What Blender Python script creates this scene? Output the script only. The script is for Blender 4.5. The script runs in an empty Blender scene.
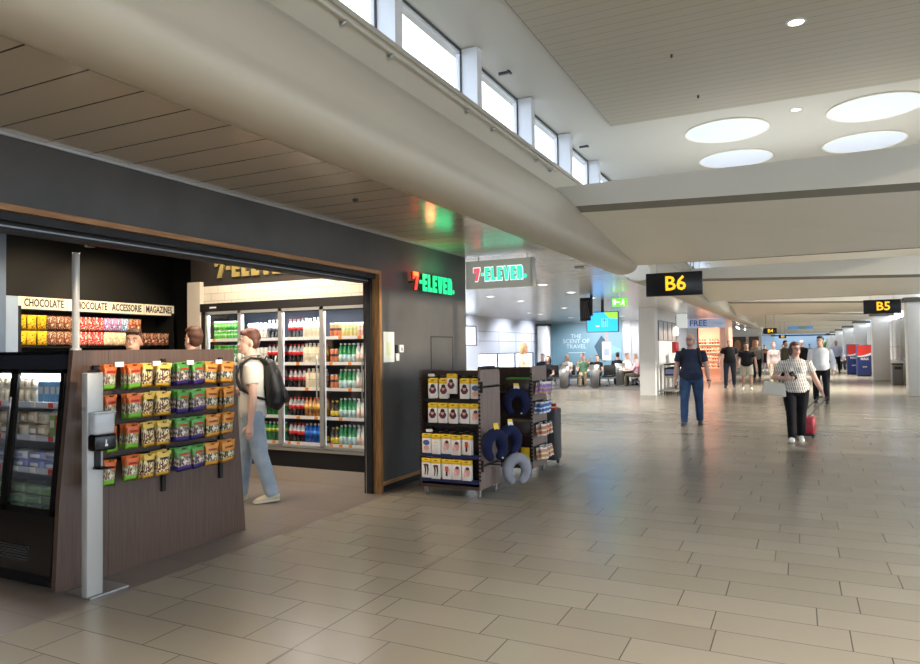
import bpy, bmesh, math, random
from mathutils import Vector, Matrix
random.seed(7)
SC = bpy.context.scene
COL = SC.collection
PI = math.pi

# ------------------------------------------------------------------ materials
def lin(c):
    if isinstance(c, str):
        c = c.lstrip('#'); c = [int(c[i:i+2], 16) / 255 for i in (0, 2, 4)]
    return tuple((x / 12.92 if x <= .04045 else ((x + .055) / 1.055) ** 2.4) for x in c[:3]) + (1,)
MATS = {}
def mat(name, col, rough=.5, metal=0., emit=0., ecol=None, alpha=1., spec=.5, noise=0., nscale=20., coat=0., bump=0.):
    if name in MATS: return MATS[name]
    m = bpy.data.materials.new(name); m.use_nodes = True
    nt = m.node_tree; b = nt.nodes['Principled BSDF']
    b.inputs['Base Color'].default_value = lin(col)
    b.inputs['Roughness'].default_value = rough; b.inputs['Metallic'].default_value = metal
    b.inputs['Specular IOR Level'].default_value = spec
    b.inputs['Coat Weight'].default_value = coat
    if emit:
        b.inputs['Emission Color'].default_value = lin(ecol or col); b.inputs['Emission Strength'].default_value = emit
    if alpha < 1: b.inputs['Alpha'].default_value = alpha
    if noise or bump:
        tc = nt.nodes.new('ShaderNodeTexCoord'); n = nt.nodes.new('ShaderNodeTexNoise')
        n.inputs['Scale'].default_value = nscale; n.inputs['Detail'].default_value = 4
        nt.links.new(tc.outputs['Object'], n.inputs['Vector'])
        if noise:
            mx = nt.nodes.new('ShaderNodeMix'); mx.data_type = 'RGBA'
            c = lin(col)
            mx.inputs['A'].default_value = tuple(x * (1 - noise) for x in c[:3]) + (1,)
            mx.inputs['B'].default_value = tuple(min(1, x * (1 + noise)) for x in c[:3]) + (1,)
            nt.links.new(n.outputs['Fac'], mx.inputs['Factor']); nt.links.new(mx.outputs['Result'], b.inputs['Base Color'])
        if bump:
            bp = nt.nodes.new('ShaderNodeBump'); bp.inputs['Strength'].default_value = bump; bp.inputs['Distance'].default_value = .01
            nt.links.new(n.outputs['Fac'], bp.inputs['Height']); nt.links.new(bp.outputs['Normal'], b.inputs['Normal'])
    MATS[name] = m
    return m

class G:
    """tiny shader graph builder"""
    def __init__(s, name):
        s.m = bpy.data.materials.new(name); s.m.use_nodes = True; s.nt = s.m.node_tree
        s.b = s.nt.nodes['Principled BSDF']; MATS[name] = s.m
    def n(s, t, **k):
        x = s.nt.nodes.new('ShaderNode' + t)
        for a, v in k.items(): setattr(x, a, v)
        return x
    def put(s, inp, v):
        if hasattr(v, 'is_output') or isinstance(v, bpy.types.NodeSocket): s.nt.links.new(v, inp)
        else: inp.default_value = v
    def ma(s, op, a, b=0., c=0.):
        x = s.n('Math', operation=op); s.put(x.inputs[0], a); s.put(x.inputs[1], b); s.put(x.inputs[2], c); return x.outputs[0]
    def mix(s, f, a, b, bt='MIX'):
        x = s.n('Mix', data_type='RGBA', blend_type=bt); s.put(x.inputs['Factor'], f); s.put(x.inputs['A'], a); s.put(x.inputs['B'], b); return x.outputs['Result']
    def pos(s, kind='Object'):
        t = s.n('TexCoord'); sp = s.n('SeparateXYZ'); s.nt.links.new(t.outputs[kind], sp.inputs[0]); return t.outputs[kind], sp.outputs
    def noise(s, vec, scale, detail=4, rough=.5):
        x = s.n('TexNoise'); s.put(x.inputs['Vector'], vec); x.inputs['Scale'].default_value = scale; x.inputs['Detail'].default_value = detail; x.inputs['Roughness'].default_value = rough; return x.outputs['Fac']
    def ramp(s, f, stops, interp='LINEAR'):
        x = s.n('ValToRGB'); s.put(x.inputs[0], f); r = x.color_ramp; r.interpolation = interp
        while len(r.elements) < len(stops): r.elements.new(.5)
        for e, (p, c) in zip(r.elements, stops): e.position = p; e.color = lin(c) if not (isinstance(c, tuple) and len(c) == 4) else c
        return x.outputs['Color']
    def out(s, **k):
        for a, v in k.items(): s.put(s.b.inputs[a.replace('_', ' ')], v)
        return s.m

# ------------------------------------------------------------------ mesh builder
class MB:
    def __init__(s): s.v = []; s.f = []; s.fm = []; s.sm = []; s.mats = []
    def mi(s, m):
        if m not in s.mats: s.mats.append(m)
        return s.mats.index(m)
    def add(s, vs, fs, m, smooth=False, M=None):
        o = len(s.v); s.v += [tuple(M @ Vector(v)) if M else tuple(v) for v in vs]
        i = s.mi(m)
        for f in fs: s.f.append([o + k for k in f]); s.fm.append(i); s.sm.append(smooth)
        return s
    def box(s, x0, x1, y0, y1, z0, z1, m, M=None):
        if x0 > x1: x0, x1 = x1, x0
        if y0 > y1: y0, y1 = y1, y0
        if z0 > z1: z0, z1 = z1, z0
        vs = [(x, y, z) for z in (z0, z1) for y in (y0, y1) for x in (x0, x1)]
        return s.add(vs, [(0,2,3,1),(4,5,7,6),(0,1,5,4),(2,6,7,3),(0,4,6,2),(1,3,7,5)], m, M=M)
    def rbox(s, x0, x1, y0, y1, z0, z1, m, r=.01, seg=2, M=None, smooth=True):
        bm = bmesh.new(); bmesh.ops.create_cube(bm, size=1)
        for v in bm.verts: v.co = Vector(((x0+x1)/2 + v.co.x*(x1-x0), (y0+y1)/2 + v.co.y*(y1-y0), (z0+z1)/2 + v.co.z*(z1-z0)))
        bmesh.ops.bevel(bm, geom=bm.edges[:], offset=r, segments=seg, affect='EDGES', profile=.5)
        s.addbm(bm, m, smooth, M); return s
    def addbm(s, bm, m, smooth=False, M=None):
        bm.verts.index_update()
        s.add([v.co.copy() for v in bm.verts], [[v.index for v in f.verts] for f in bm.faces], m, smooth, M); bm.free(); return s
    def addmesh(s, me, m, M=None, smooth=False):
        s.add([v.co.copy() for v in me.vertices], [list(p.vertices) for p in me.polygons], m, smooth, M); return s
    def prism(s, poly, a, b, m, axis='z', M=None, smooth=False):
        """extrude a 2D polygon between a and b along an axis (poly in the two other axes, in xyz order)"""
        n = len(poly)
        def P(p, t): return {'x': (t, p[0], p[1]), 'y': (p[0], t, p[1]), 'z': (p[0], p[1], t)}[axis]
        vs = [P(p, a) for p in poly] + [P(p, b) for p in poly]
        s.add(vs, [list(range(n))[::-1], list(range(n, 2*n))], m, False, M)
        return s.add(vs, [(i, (i+1) % n, n + (i+1) % n, n + i) for i in range(n)], m, smooth, M)
    def lathe(s, prof, m, seg=12, c=(0,0,0), M=None, smooth=True, cap=True):
        """prof: list of (r, z[, material]) - the material applies to the band that ends at that point"""
        for k in range(len(prof) - 1):
            (r0, z0), (r1, z1) = prof[k][:2], prof[k+1][:2]
            mm = prof[k+1][2] if len(prof[k+1]) > 2 else m
            vs = [(c[0] + r*math.cos(2*PI*i/seg), c[1] + r*math.sin(2*PI*i/seg), c[2] + z) for r, z in ((r0, z0), (r1, z1)) for i in range(seg)]
            s.add(vs, [(i, (i+1) % seg, seg + (i+1) % seg, seg + i) for i in range(seg)], mm, smooth, M)
        if cap:
            for r, z, fl, mm in ((prof[0][0], prof[0][1], 1, m), (prof[-1][0], prof[-1][1], 0, prof[-1][2] if len(prof[-1]) > 2 else m)):
                if r > 1e-5:
                    vs = [(c[0] + r*math.cos(2*PI*i/seg), c[1] + r*math.sin(2*PI*i/seg), c[2] + z) for i in range(seg)]
                    s.add(vs, [list(range(seg))[::-1] if fl else list(range(seg))], mm, False, M)
        return s
    def tube(s, pts, rad, m, seg=8, M=None, smooth=True, ref=None, cap=True):
        """sweep an ellipse (r or (rx, ry)) along points; domed ends"""
        pts = [Vector(p) for p in pts]; n = len(pts)
        rad = [rad]*n if not isinstance(rad, list) else rad
        rings = []
        up = Vector(ref) if ref else None
        for i, p in enumerate(pts):
            t = (pts[min(i+1, n-1)] - pts[max(i-1, 0)]).normalized()
            if up is None: up = Vector((0,0,1)) if abs(t.z) < .9 else Vector((0,1,0))
            a = up.cross(t)
            if a.length < 1e-4: a = Vector((1,0,0)).cross(t)
            a.normalize(); b = t.cross(a).normalized()
            up = b if ref is None else up
            r = rad[i]; rx, ry = (r, r) if not isinstance(r, tuple) else r
            rings.append([p + a*rx*math.cos(2*PI*k/seg) + b*ry*math.sin(2*PI*k/seg) for k in range(seg)])
        vs = [v for r in rings for v in r]
        fs = [(i*seg + k, i*seg + (k+1) % seg, (i+1)*seg + (k+1) % seg, (i+1)*seg + k) for i in range(n-1) for k in range(seg)]
        if cap: fs += [list(range(seg))[::-1], list(range((n-1)*seg, n*seg))]
        return s.add(vs, fs, m, smooth, M)
    def ell(s, c, r, m, seg=12, rings=8, M=None, R=None):
        vs = []; c = Vector(c)
        for i in range(rings + 1):
            t = PI*i/rings
            for k in range(seg):
                q = Vector((r[0]*math.sin(t)*math.cos(2*PI*k/seg), r[1]*math.sin(t)*math.sin(2*PI*k/seg), r[2]*math.cos(t)))
                vs.append(c + (R @ q if R else q))
        fs = []
        for i in range(rings):
            for k in range(seg):
                a, b, cc, d = i*seg + k, i*seg + (k+1) % seg, (i+1)*seg + (k+1) % seg, (i+1)*seg + k
                fs.append((a, d, cc) if i == 0 else ((a, d, b) if i == rings-1 else (a, d, cc, b)))
        return s.add(vs, fs, m, True, M)
    def disc(s, c, r, m, axis='z', seg=16, M=None):
        vs = []
        for k in range(seg):
            a, b = r*math.cos(2*PI*k/seg), r*math.sin(2*PI*k/seg)
            vs.append({'z': (c[0]+a, c[1]+b, c[2]), 'y': (c[0]+a, c[1], c[2]+b), 'x': (c[0], c[1]+a, c[2]+b)}[axis])
        return s.add(vs, [list(range(seg))], m, False, M)
    def quad(s, a, b, c, d, m): return s.add([a, b, c, d], [(0,1,2,3)], m)
    def mesh(s, name):
        me = bpy.data.meshes.new(name); me.from_pydata(s.v, [], s.f)
        for m in s.mats: me.materials.append(m)
        me.polygons.foreach_set('material_index', s.fm); me.polygons.foreach_set('use_smooth', s.sm)
        bm = bmesh.new(); bm.from_mesh(me); bmesh.ops.remove_doubles(bm, verts=bm.verts, dist=1e-6)
        bmesh.ops.recalc_face_normals(bm, faces=bm.faces); bm.to_mesh(me); bm.free()
        me.update(); return me
    def build(s, name, parent=None, **k):
        return obj(name, s.mesh(name), parent, **k)

def obj(name, me, parent=None, loc=None, rot=None):
    o = bpy.data.objects.new(name, me); COL.objects.link(o)
    if parent: o.parent = parent
    if loc: o.location = loc
    if rot: o.rotation_euler = rot
    return o
def tag(o, label, cat, group=None, kind=None):
    o['label'] = label; o['category'] = cat
    if group: o['group'] = group
    if kind: o['kind'] = kind
    return o
def thing(name, label, cat, loc=(0,0,0), rz=0., group=None):
    o = bpy.data.objects.new(name, None); COL.objects.link(o); o.empty_display_size = .1
    o.location = loc; o.rotation_euler = (0, 0, rz)
    return tag(o, label, cat, group)
def struct(name, mb, label=None):
    o = mb.build(name); o['kind'] = 'structure'
    if label: o['label'] = label
    return o
def dup(root, loc, rz=None, label=None, group=None):
    r = root.copy(); COL.objects.link(r); r.location = loc
    if rz is not None: r.rotation_euler = (0, 0, rz)
    if label: r['label'] = label
    if group: r['group'] = group
    for ch in list(root.children):
        c = ch.copy(); COL.objects.link(c); c.parent = r; c.matrix_parent_inverse = ch.matrix_parent_inverse.copy()
        for g in list(ch.children):
            d = g.copy(); COL.objects.link(d); d.parent = c; d.matrix_parent_inverse = g.matrix_parent_inverse.copy()
    return r
def evald(me, mods, name):
    """mesh after a list of (type, settings) modifiers"""
    o = bpy.data.objects.new('tmp', me); COL.objects.link(o)
    for t, k in mods:
        md = o.modifiers.new(t, t)
        for a, v in k.items(): setattr(md, a, v)
    dg = bpy.context.evaluated_depsgraph_get(); dg.update()
    r = bpy.data.meshes.new_from_object(o.evaluated_get(dg), depsgraph=dg)
    bpy.data.objects.remove(o); r.name = name
    return r
def text_mesh(s, size=1., xs=1., ext=.002, bold=0., align='CENTER', space=1.):
    cu = bpy.data.curves.new('txt', 'FONT'); cu.body = s; cu.size = size; cu.extrude = ext; cu.offset = bold
    cu.align_x = align; cu.align_y = 'CENTER'; cu.resolution_u = 2; cu.space_character = space
    me = evald(cu, [], 'lettering')
    for v in me.vertices: v.co.x *= xs
    bpy.data.curves.remove(cu)
    return me
# text faces +z in its own space: stand it up facing -Y / +X / +Y
FACE_MY = Matrix.Rotation(PI/2, 4, 'X')
FACE_PX = Matrix.Rotation(PI/2, 4, 'Z') @ FACE_MY
FACE_PY = Matrix.Rotation(PI, 4, 'Z') @ FACE_MY
def T(x, y, z): return Matrix.Translation((x, y, z))
ORD = ['first', 'second', 'third', 'fourth', 'fifth', 'sixth', 'seventh', 'eighth', 'ninth', 'tenth', 'eleventh', 'twelfth', 'thirteenth', 'fourteenth', 'fifteenth', 'sixteenth']
ROWN = ['top', 'second', 'third', 'fourth', 'fifth', 'lowest']

# ------------------------------------------------------------------ common materials
M_white = mat('white_paint', '#d6d5d2', .55)
M_warmwhite = mat('warm_white_plaster', '#d8d5cc', .6, noise=.03, nscale=1.5)
M_beam = mat('ceiling_plaster', '#faf5e8', .6, noise=.03, nscale=.8)
M_black = mat('matte_black', '#0c0c0d', .6)
M_blackgloss = mat('gloss_black', '#0b0c0f', .25)
M_blacksat = mat('satin_black_metal', '#15161a', .35, metal=.3)
M_steel = mat('brushed_steel', '#b9b8b4', .35, metal=.9)
M_chrome = mat('chrome', '#d8d8d8', .15, metal=1.)
M_grey = mat('mid_grey', '#7d7d7c', .5)
M_darkgrey = mat('dark_grey', '#3a3b3d', .5)
M_paper = mat('white_paper', '#e6e4df', .6)
M_wheel = mat('grey_rubber', '#6b6a69', .5)
M_rubber = mat('black_rubber', '#121212', .7)
M_yellow = mat('sign_yellow', '#f7b81c', .5, emit=.5)
# ------------------------------------------------------------------ camera and world
cam = bpy.data.cameras.new('camera'); cam_o = bpy.data.objects.new('camera', cam); COL.objects.link(cam_o)
cam.sensor_width = 36; cam.lens = 36 * 690 / 920; cam.clip_end = 400
R = Matrix(((0.898, 0.02229, 0.43944), (0.43984, -0.01822, -0.89789), (-0.01201, 0.99959, -0.02616)))
cam_o.matrix_world = T(0, 0, 1.6) @ R.to_4x4()
SC.camera = cam_o
w = bpy.data.worlds.new('sky'); SC.world = w; w.use_nodes = True
wb = w.node_tree.nodes['Background']; wb.inputs['Color'].default_value = lin('#cfe0f6'); wb.inputs['Strength'].default_value = 1.9
SC.view_settings.view_transform = 'Standard'; SC.view_settings.exposure = 1.48
SC.cycles.use_denoising = True
SC.cycles.max_bounces = 8; SC.cycles.diffuse_bounces = 5; SC.cycles.glossy_bounces = 4; SC.cycles.transparent_max_bounces = 12
SC.cycles.sample_clamp_indirect = 4.0
SC.cycles.caustics_reflective = False; SC.cycles.caustics_refractive = False

# ------------------------------------------------------------------ floor materials
def tile_floor(name, c0, c1, c2, rough, rowh, length, joint):
    g = G(name); vec, p = g.pos('Object'); x, y = p[0], p[1]
    yy = g.ma('DIVIDE', g.ma('SUBTRACT', y, 2.67 - 30), rowh)
    row = g.ma('FLOOR', yy); fy = g.ma('FRACT', yy)
    wv = g.ma('ADD', g.ma('DIVIDE', x, length), g.ma('MULTIPLY', row, 37.31))
    va = g.n('TexVoronoi', voronoi_dimensions='1D', feature='DISTANCE_TO_EDGE'); g.put(va.inputs['W'], wv); va.inputs['Scale'].default_value = 1; va.inputs['Randomness'].default_value = .55
    vb = g.n('TexVoronoi', voronoi_dimensions='1D', feature='F1'); g.put(vb.inputs['W'], wv); vb.inputs['Scale'].default_value = 1; vb.inputs['Randomness'].default_value = .55
    sep = g.n('SeparateColor'); g.nt.links.new(vb.outputs['Color'], sep.inputs[0])
    jx = g.ma('LESS_THAN', va.outputs['Distance'], .0035 / length)
    jy = g.ma('LESS_THAN', g.ma('MINIMUM', fy, g.ma('SUBTRACT', 1, fy)), .003 / rowh)
    jl = g.ma('LESS_THAN', g.ma('ABSOLUTE', g.ma('ADD', x, 2.49)), .004)
    jt = g.ma('LESS_THAN', g.ma('ABSOLUTE', g.ma('SUBTRACT', y, 6.57)), .005)
    j = g.ma('MAXIMUM', g.ma('MAXIMUM', jx, jy), g.ma('MAXIMUM', jl, jt))
    off = g.n('CombineXYZ'); g.put(off.inputs[0], g.ma('MULTIPLY', sep.outputs[0], 9)); g.put(off.inputs[1], g.ma('MULTIPLY', sep.outputs[1], 9))
    va2 = g.n('VectorMath', operation='ADD'); g.put(va2.inputs[0], vec); g.put(va2.inputs[1], off.outputs[0])
    n1 = g.noise(va2.outputs[0], 1.7, 3, .5); n2 = g.noise(va2.outputs[0], 14, 3)
    t = g.ma('ADD', g.ma('MULTIPLY', sep.outputs[0], .5), g.ma('MULTIPLY', g.noise(va2.outputs[0], 2.2, 4, .6), .5))
    col = g.ramp(t, [(0, c0), (.5, c1), (1, c2)])
    vein = g.ma('LESS_THAN', g.ma('ABSOLUTE', g.ma('SUBTRACT', g.noise(va2.outputs[0], 5.5, 6, .7), .5)), .010)
    vein = g.ma('MULTIPLY', vein, g.ma('GREATER_THAN', n1, .52))
    col = g.mix(g.ma('MULTIPLY', vein, .015), col, lin('#c8beb0'))
    col = g.mix(g.ma('MULTIPLY', j, .9), col, lin(joint))
    ro = g.ma('ADD', rough, g.ma('MULTIPLY', n2, .01))
    ro = g.ma('ADD', ro, g.ma('MULTIPLY', sep.outputs[2], .04))
    return g.out(Base_Color=col, Roughness=ro)
M_tile = tile_floor('stone_plank_tiles', '#867e6f', '#8e8677', '#968e7f', .21, .3, .78, '#4e4a43')
M_shopfloor = tile_floor('brown_shop_tiles', '#6a615a', '#746a62', '#7e746b', .3, .6, 1.2, '#53463d')
M_carpet = mat('dark_grey_carpet', '#4a4745', .9, noise=.15, nscale=60)
M_wood = G('oak_trim'); _v, _p = M_wood.pos('Object')
_s = M_wood.n('Mapping'); M_wood.put(_s.inputs['Vector'], _v); _s.inputs['Scale'].default_value = (30, 30, 2.2)
M_wood = M_wood.out(Base_Color=M_wood.ramp(M_wood.noise(_s.outputs[0], 1.6, 5, .6), [(.25, '#5f4126'), (.5, '#8c6439'), (.75, '#a77e4f')]), Roughness=.5)
M_woodh = G('oak_trim_horizontal'); _v, _p = M_woodh.pos('Object')
_s = M_woodh.n('Mapping'); M_woodh.put(_s.inputs['Vector'], _v); _s.inputs['Scale'].default_value = (30, 2.2, 30)
M_woodh = M_woodh.out(Base_Color=M_woodh.ramp(M_woodh.noise(_s.outputs[0], 1.6, 5, .6), [(.25, '#7a5230'), (.5, '#9c6f42'), (.75, '#b58a58')]), Roughness=.5)

# ------------------------------------------------------------------ floors
fl = MB(); fl.add([(-4.12,-5,0), (9,-5,0), (9,110,0), (-4.12,110,0)], [(0,1,2,3)], M_tile)
fl.add([(-16,8.9,0), (-4.12,8.9,0), (-4.12,110,0), (-16,110,0)], [(0,1,2,3)], M_tile)
struct('floor', fl)
f2 = MB(); f2.add([(-9.2,-5,0), (-4.12,-5,0), (-4.12,8.9,0), (-9.2,8.9,0)], [(0,1,2,3)], M_shopfloor)
struct('floor_shop', f2)
f3 = MB(); f3.box(-11.5, -4.6, 26.2, 33.9, -.01, .006, M_carpet); struct('floor_lounge', f3)

# ------------------------------------------------------------------ the shop front
g = G('charcoal_render'); v, p = g.pos('Object')
M_char = g.out(Base_Color=g.ramp(g.noise(v, 1.3, 5, .6), [(.3, '#413f3e'), (.7, '#545250')]), Roughness=.55)
wf = MB()
wf.box(-4.46, -4.26, -5, 6.64, 2.51, 3.3, M_char); wf.box(-4.40, -4.26, 6.64, 8.9, 0, 3.3, M_char)
wf.box(-9.2, -4.46, 8.75, 8.9, 0, 3.3, M_char)
struct('wall_front', wf)
t1 = MB(); t1.box(-4.33, -4.235, 6.59, 6.64, 0, 2.51, M_wood); struct('trim_1', t1)
t2 = MB(); t2.box(-4.275, -4.235, -5, 6.59, 2.472, 2.51, M_woodh); struct('trim_2', t2)
t3 = MB(); t3.box(-4.26, -4.245, 6.63, 8.89, .075, .115, M_woodh); t3.box(-4.26, -4.25, 6.63, 8.89, 0, .075, M_black); struct('baseboard_front', t3)
t4 = MB(); t4.box(-4.27, -4.25, -5, 8.9, 2.925, 2.944, M_steel); struct('trim_3', t4)
# roller shutter housing with its guide rails
sh = thing('roller_shutter', 'black roller shutter housing with a bright metal edge under the oak door head', 'shutter', (-4.5, 2, 0))
m = MB(); m.box(-.28, .22, -7, 4.58, 2.42, 2.505, M_black); m.build('housing', sh)
m = MB(); m.box(.02, .15, -7, 4.535, 2.375, 2.42, M_black); m.build('bottom_rail', sh)
m = MB(); m.box(.15, .157, -7, 4.535, 2.390, 2.399, mat('dull_aluminium', '#8f9092', .4, metal=.6)); m.build('edge_strip', sh)
m = MB(); m.box(.075, .17, 4.545, 4.59, 0, 2.42, M_black); m.box(.10, .112, 4.535, 4.545, 0, 2.38, M_chrome); m.build('guide_rail', sh)
# shop shell
M_ink = mat('near_black_wall', '#0d0d0e', .7)
ws = MB(); ws.box(-8.95, -8.8, -5, 8.75, 0, 3.2, M_ink); struct('wall_shop_back', ws)
ws = MB(); ws.box(-8.8, -7.46, 7.72, 7.82, 0, 3.2, M_ink); struct('wall_shop_nook', ws)
ws = MB(); ws.box(-8.95, -4.46, -5.1, -5, 0, 3.2, M_ink); struct('wall_shop_end', ws)
ws = MB(); ws.box(-7.46, -4.46, 7.52, 7.6, 0, 3.2, M_ink); ws.box(-7.46, -4.46, 6.86, 7.52, 2.5, 3.2, mat('brown_black_wall', '#241f1b', .6)); struct('wall_shop_cooler', ws)
M_cream = mat('cream_panel', '#cfc6b6', .5)
ws = MB(); ws.box(-7.46, -7.225, 6.8, 7.72, 0, 2.56, M_cream); struct('wall_shop_pier', ws)
g = G('white_metro_tiles'); v, p = g.pos('Object')
bk = g.n('TexBrick'); mp = g.n('Mapping'); g.put(mp.inputs['Vector'], v); mp.inputs['Rotation'].default_value = (PI/2, 0, 0)
g.nt.links.new(mp.outputs[0], bk.inputs['Vector'])
bk.inputs['Scale'].default_value = 1; bk.inputs['Brick Width'].default_value = .24; bk.inputs['Row Height'].default_value = .1; bk.inputs['Mortar Size'].default_value = .003
bk.inputs['Color1'].default_value = lin('#e2d9c8'); bk.inputs['Color2'].default_value = lin('#dbd2c1'); bk.inputs['Mortar'].default_value = lin('#a89e8c')
M_metro = g.out(Base_Color=bk.outputs['Color'], Roughness=.25)
ws = MB(); ws.box(-7.225, -4.46, 6.86, 7.52, 2.262, 2.5, M_metro); struct('wall_shop_tiles', ws)
cs = MB(); cs.box(-8.95, -4.46, -5.1, 8.75, 3.2, 3.3, M_ink); struct('ceiling_shop', cs)

# ------------------------------------------------------------------ soffit and lounge ceiling
def plank(name, c, rough, period, off, metal=0., gap=.012, dark='#3c352e', wave=0., spec=.5):
    g = G(name); v, p = g.pos('Object')
    f = g.ma('FRACT', g.ma('DIVIDE', g.ma('SUBTRACT', p[1], off - 60), period))
    e = g.ma('LESS_THAN', f, gap / period)
    col = g.mix(e, lin(c), lin(dark))
    k = dict(Base_Color=col, Roughness=rough, Metallic=metal, Specular_IOR_Level=spec)
    if wave:
        bp = g.n('Bump'); bp.inputs['Strength'].default_value = wave; bp.inputs['Distance'].default_value = .02
        mp = g.n('Mapping'); g.put(mp.inputs['Vector'], v); mp.inputs['Scale'].default_value = (.7, 3, 1)
        g.nt.links.new(mp.outputs[0], bp.inputs['Height']) if 0 else g.put(bp.inputs['Height'], g.noise(mp.outputs[0], 1.2, 2))
        k['Normal'] = bp.outputs['Normal']
    return g.out(**k)
M_soffit = plank('soffit_planks', '#b3a693', .2, .303, 1.83, spec=.8, wave=.12)
M_lounge = plank('lounge_metal_planks', '#e0e0e0', .25, .303, 1.83, metal=.55, wave=.4, dark='#808080')
m = MB(); m.box(-4.26, -2.98, -5, 8.9, 2.945, 3.0, M_soffit); struct('ceiling_soffit', m)
m = MB(); m.box(-16, -2.98, 8.9, 100, 2.945, 3.0, M_lounge); struct('ceiling_lounge', m)
BH = [(-3.3,2.985), (-2.975,2.985), (-2.975,2.945), (-2.93,2.93), (-2.86,2.92), (-2.77,2.917), (-2.7,2.925), (-2.64,2.944), (-2.59,2.975), (-2.558,3.015), (-2.545,3.06), (-2.55,3.105), (-2.57,3.15), (-2.582,3.2),
      (-2.595,3.3), (-2.635,3.5), (-2.76,3.64), (-2.92,3.78), (-2.95,3.81), (-2.95,4.13), (-3.3,4.13)]
M_bulk = mat('bulkhead_plaster', '#c2baa9', .5, noise=.03, nscale=1.2)
m = MB(); m.prism(BH, -5, 12.42, M_bulk, 'y', smooth=True); m.prism(BH, 13.7, 95, M_bulk, 'y', smooth=True)
bh = struct('wall_bulkhead', m)
bh.data.set_sharp_from_angle(angle=.6)

# clerestory windows: piers, panes and frames, each bay a window of its own
M_sky = G('window_glass')
_t = M_sky.n('BsdfTransparent'); _gl = M_sky.n('BsdfGlossy'); _gl.inputs['Roughness'].default_value = .05
_mx = M_sky.n('MixShader'); _mx.inputs[0].default_value = .06
M_sky.nt.links.new(_t.outputs[0], _mx.inputs[1]); M_sky.nt.links.new(_gl.outputs[0], _mx.inputs[2])
M_sky.nt.links.new(_mx.outputs[0], M_sky.nt.nodes['Material Output'].inputs['Surface']); M_glass = M_sky.m
M_reveal = mat('clerestory_white', '#dcdde0', .5)
ZC = 4.78
wm = MB()
for k in range(-6, 52):
    y = 4.87 + 1.64*k
    wm.box(-3.2, -2.95, y, y + .12, 4.13, ZC, M_reveal)
wm.box(-3.3, -2.925, -5, 95, 4.095, 4.14, mat('sill_beige', '#b8b2a4', .5))
struct('wall_clerestory', wm)
for k in range(-6, 12):
    y = 4.99 + 1.64*k
    fr = MB()
    fr.box(-3.17, -3.142, y, y + 1.52, ZC - .05, ZC, M_reveal); fr.box(-3.142, -3.13, y, y + 1.52, ZC - .022, ZC, M_darkgrey); fr.box(-3.17, -3.13, y, y + 1.52, 4.135, 4.15, M_reveal)
    fr.box(-3.17, -3.13, y, y + .025, 4.15, ZC - .03, M_reveal); fr.box(-3.17, -3.142, y + 1.495, y + 1.52, 4.15, ZC - .03, M_reveal); fr.box(-3.142, -3.13, y + 1.502, y + 1.52, 4.15, ZC - .03, M_darkgrey)
    o = struct('window_%d' % (k + 7), fr)
    pn = MB(); pn.box(-3.155, -3.145, y + .025, y + 1.495, 4.15, ZC - .03, M_glass); pn.build('pane', o)
rl = thing('handrail', 'white steel rail on brackets running below the high windows', 'rail', (-2.9, 4, 4.02))
m = MB(); m.tube([(0, -9, 0), (0, 5.0, 0)], .012, M_warmwhite); m.build('rail', rl)
for y in (-.9, .1, .75, 2.2, 2.85, 4.25, 4.8):
    m = MB(); m.tube([(-.055, y, -.03), (-.02, y, -.035), (0, y, -.005)], .013, M_steel, 6); m.lathe([(.028, -.006), (.028, .006)], M_steel, 10, M=T(-.05, y, -.03) @ Matrix.Rotation(PI/2, 4, 'Y')); m.build('bracket', rl)
for i, (y, lb) in enumerate(((7.22, 'black window opener arm under the ceiling at the second pier'), (10.45, 'black window opener arm under the ceiling nearest the crossbeam'))):
    m = MB(); m.box(-3.0, -2.86, y - .015, y + .015, ZC - .05, ZC - .02, M_darkgrey); m.box(-2.88, -2.86, y - .05, y + .05, ZC - .045, ZC - .025, M_darkgrey); tag(m.build('window_opener'), lb, 'opener')

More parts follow.
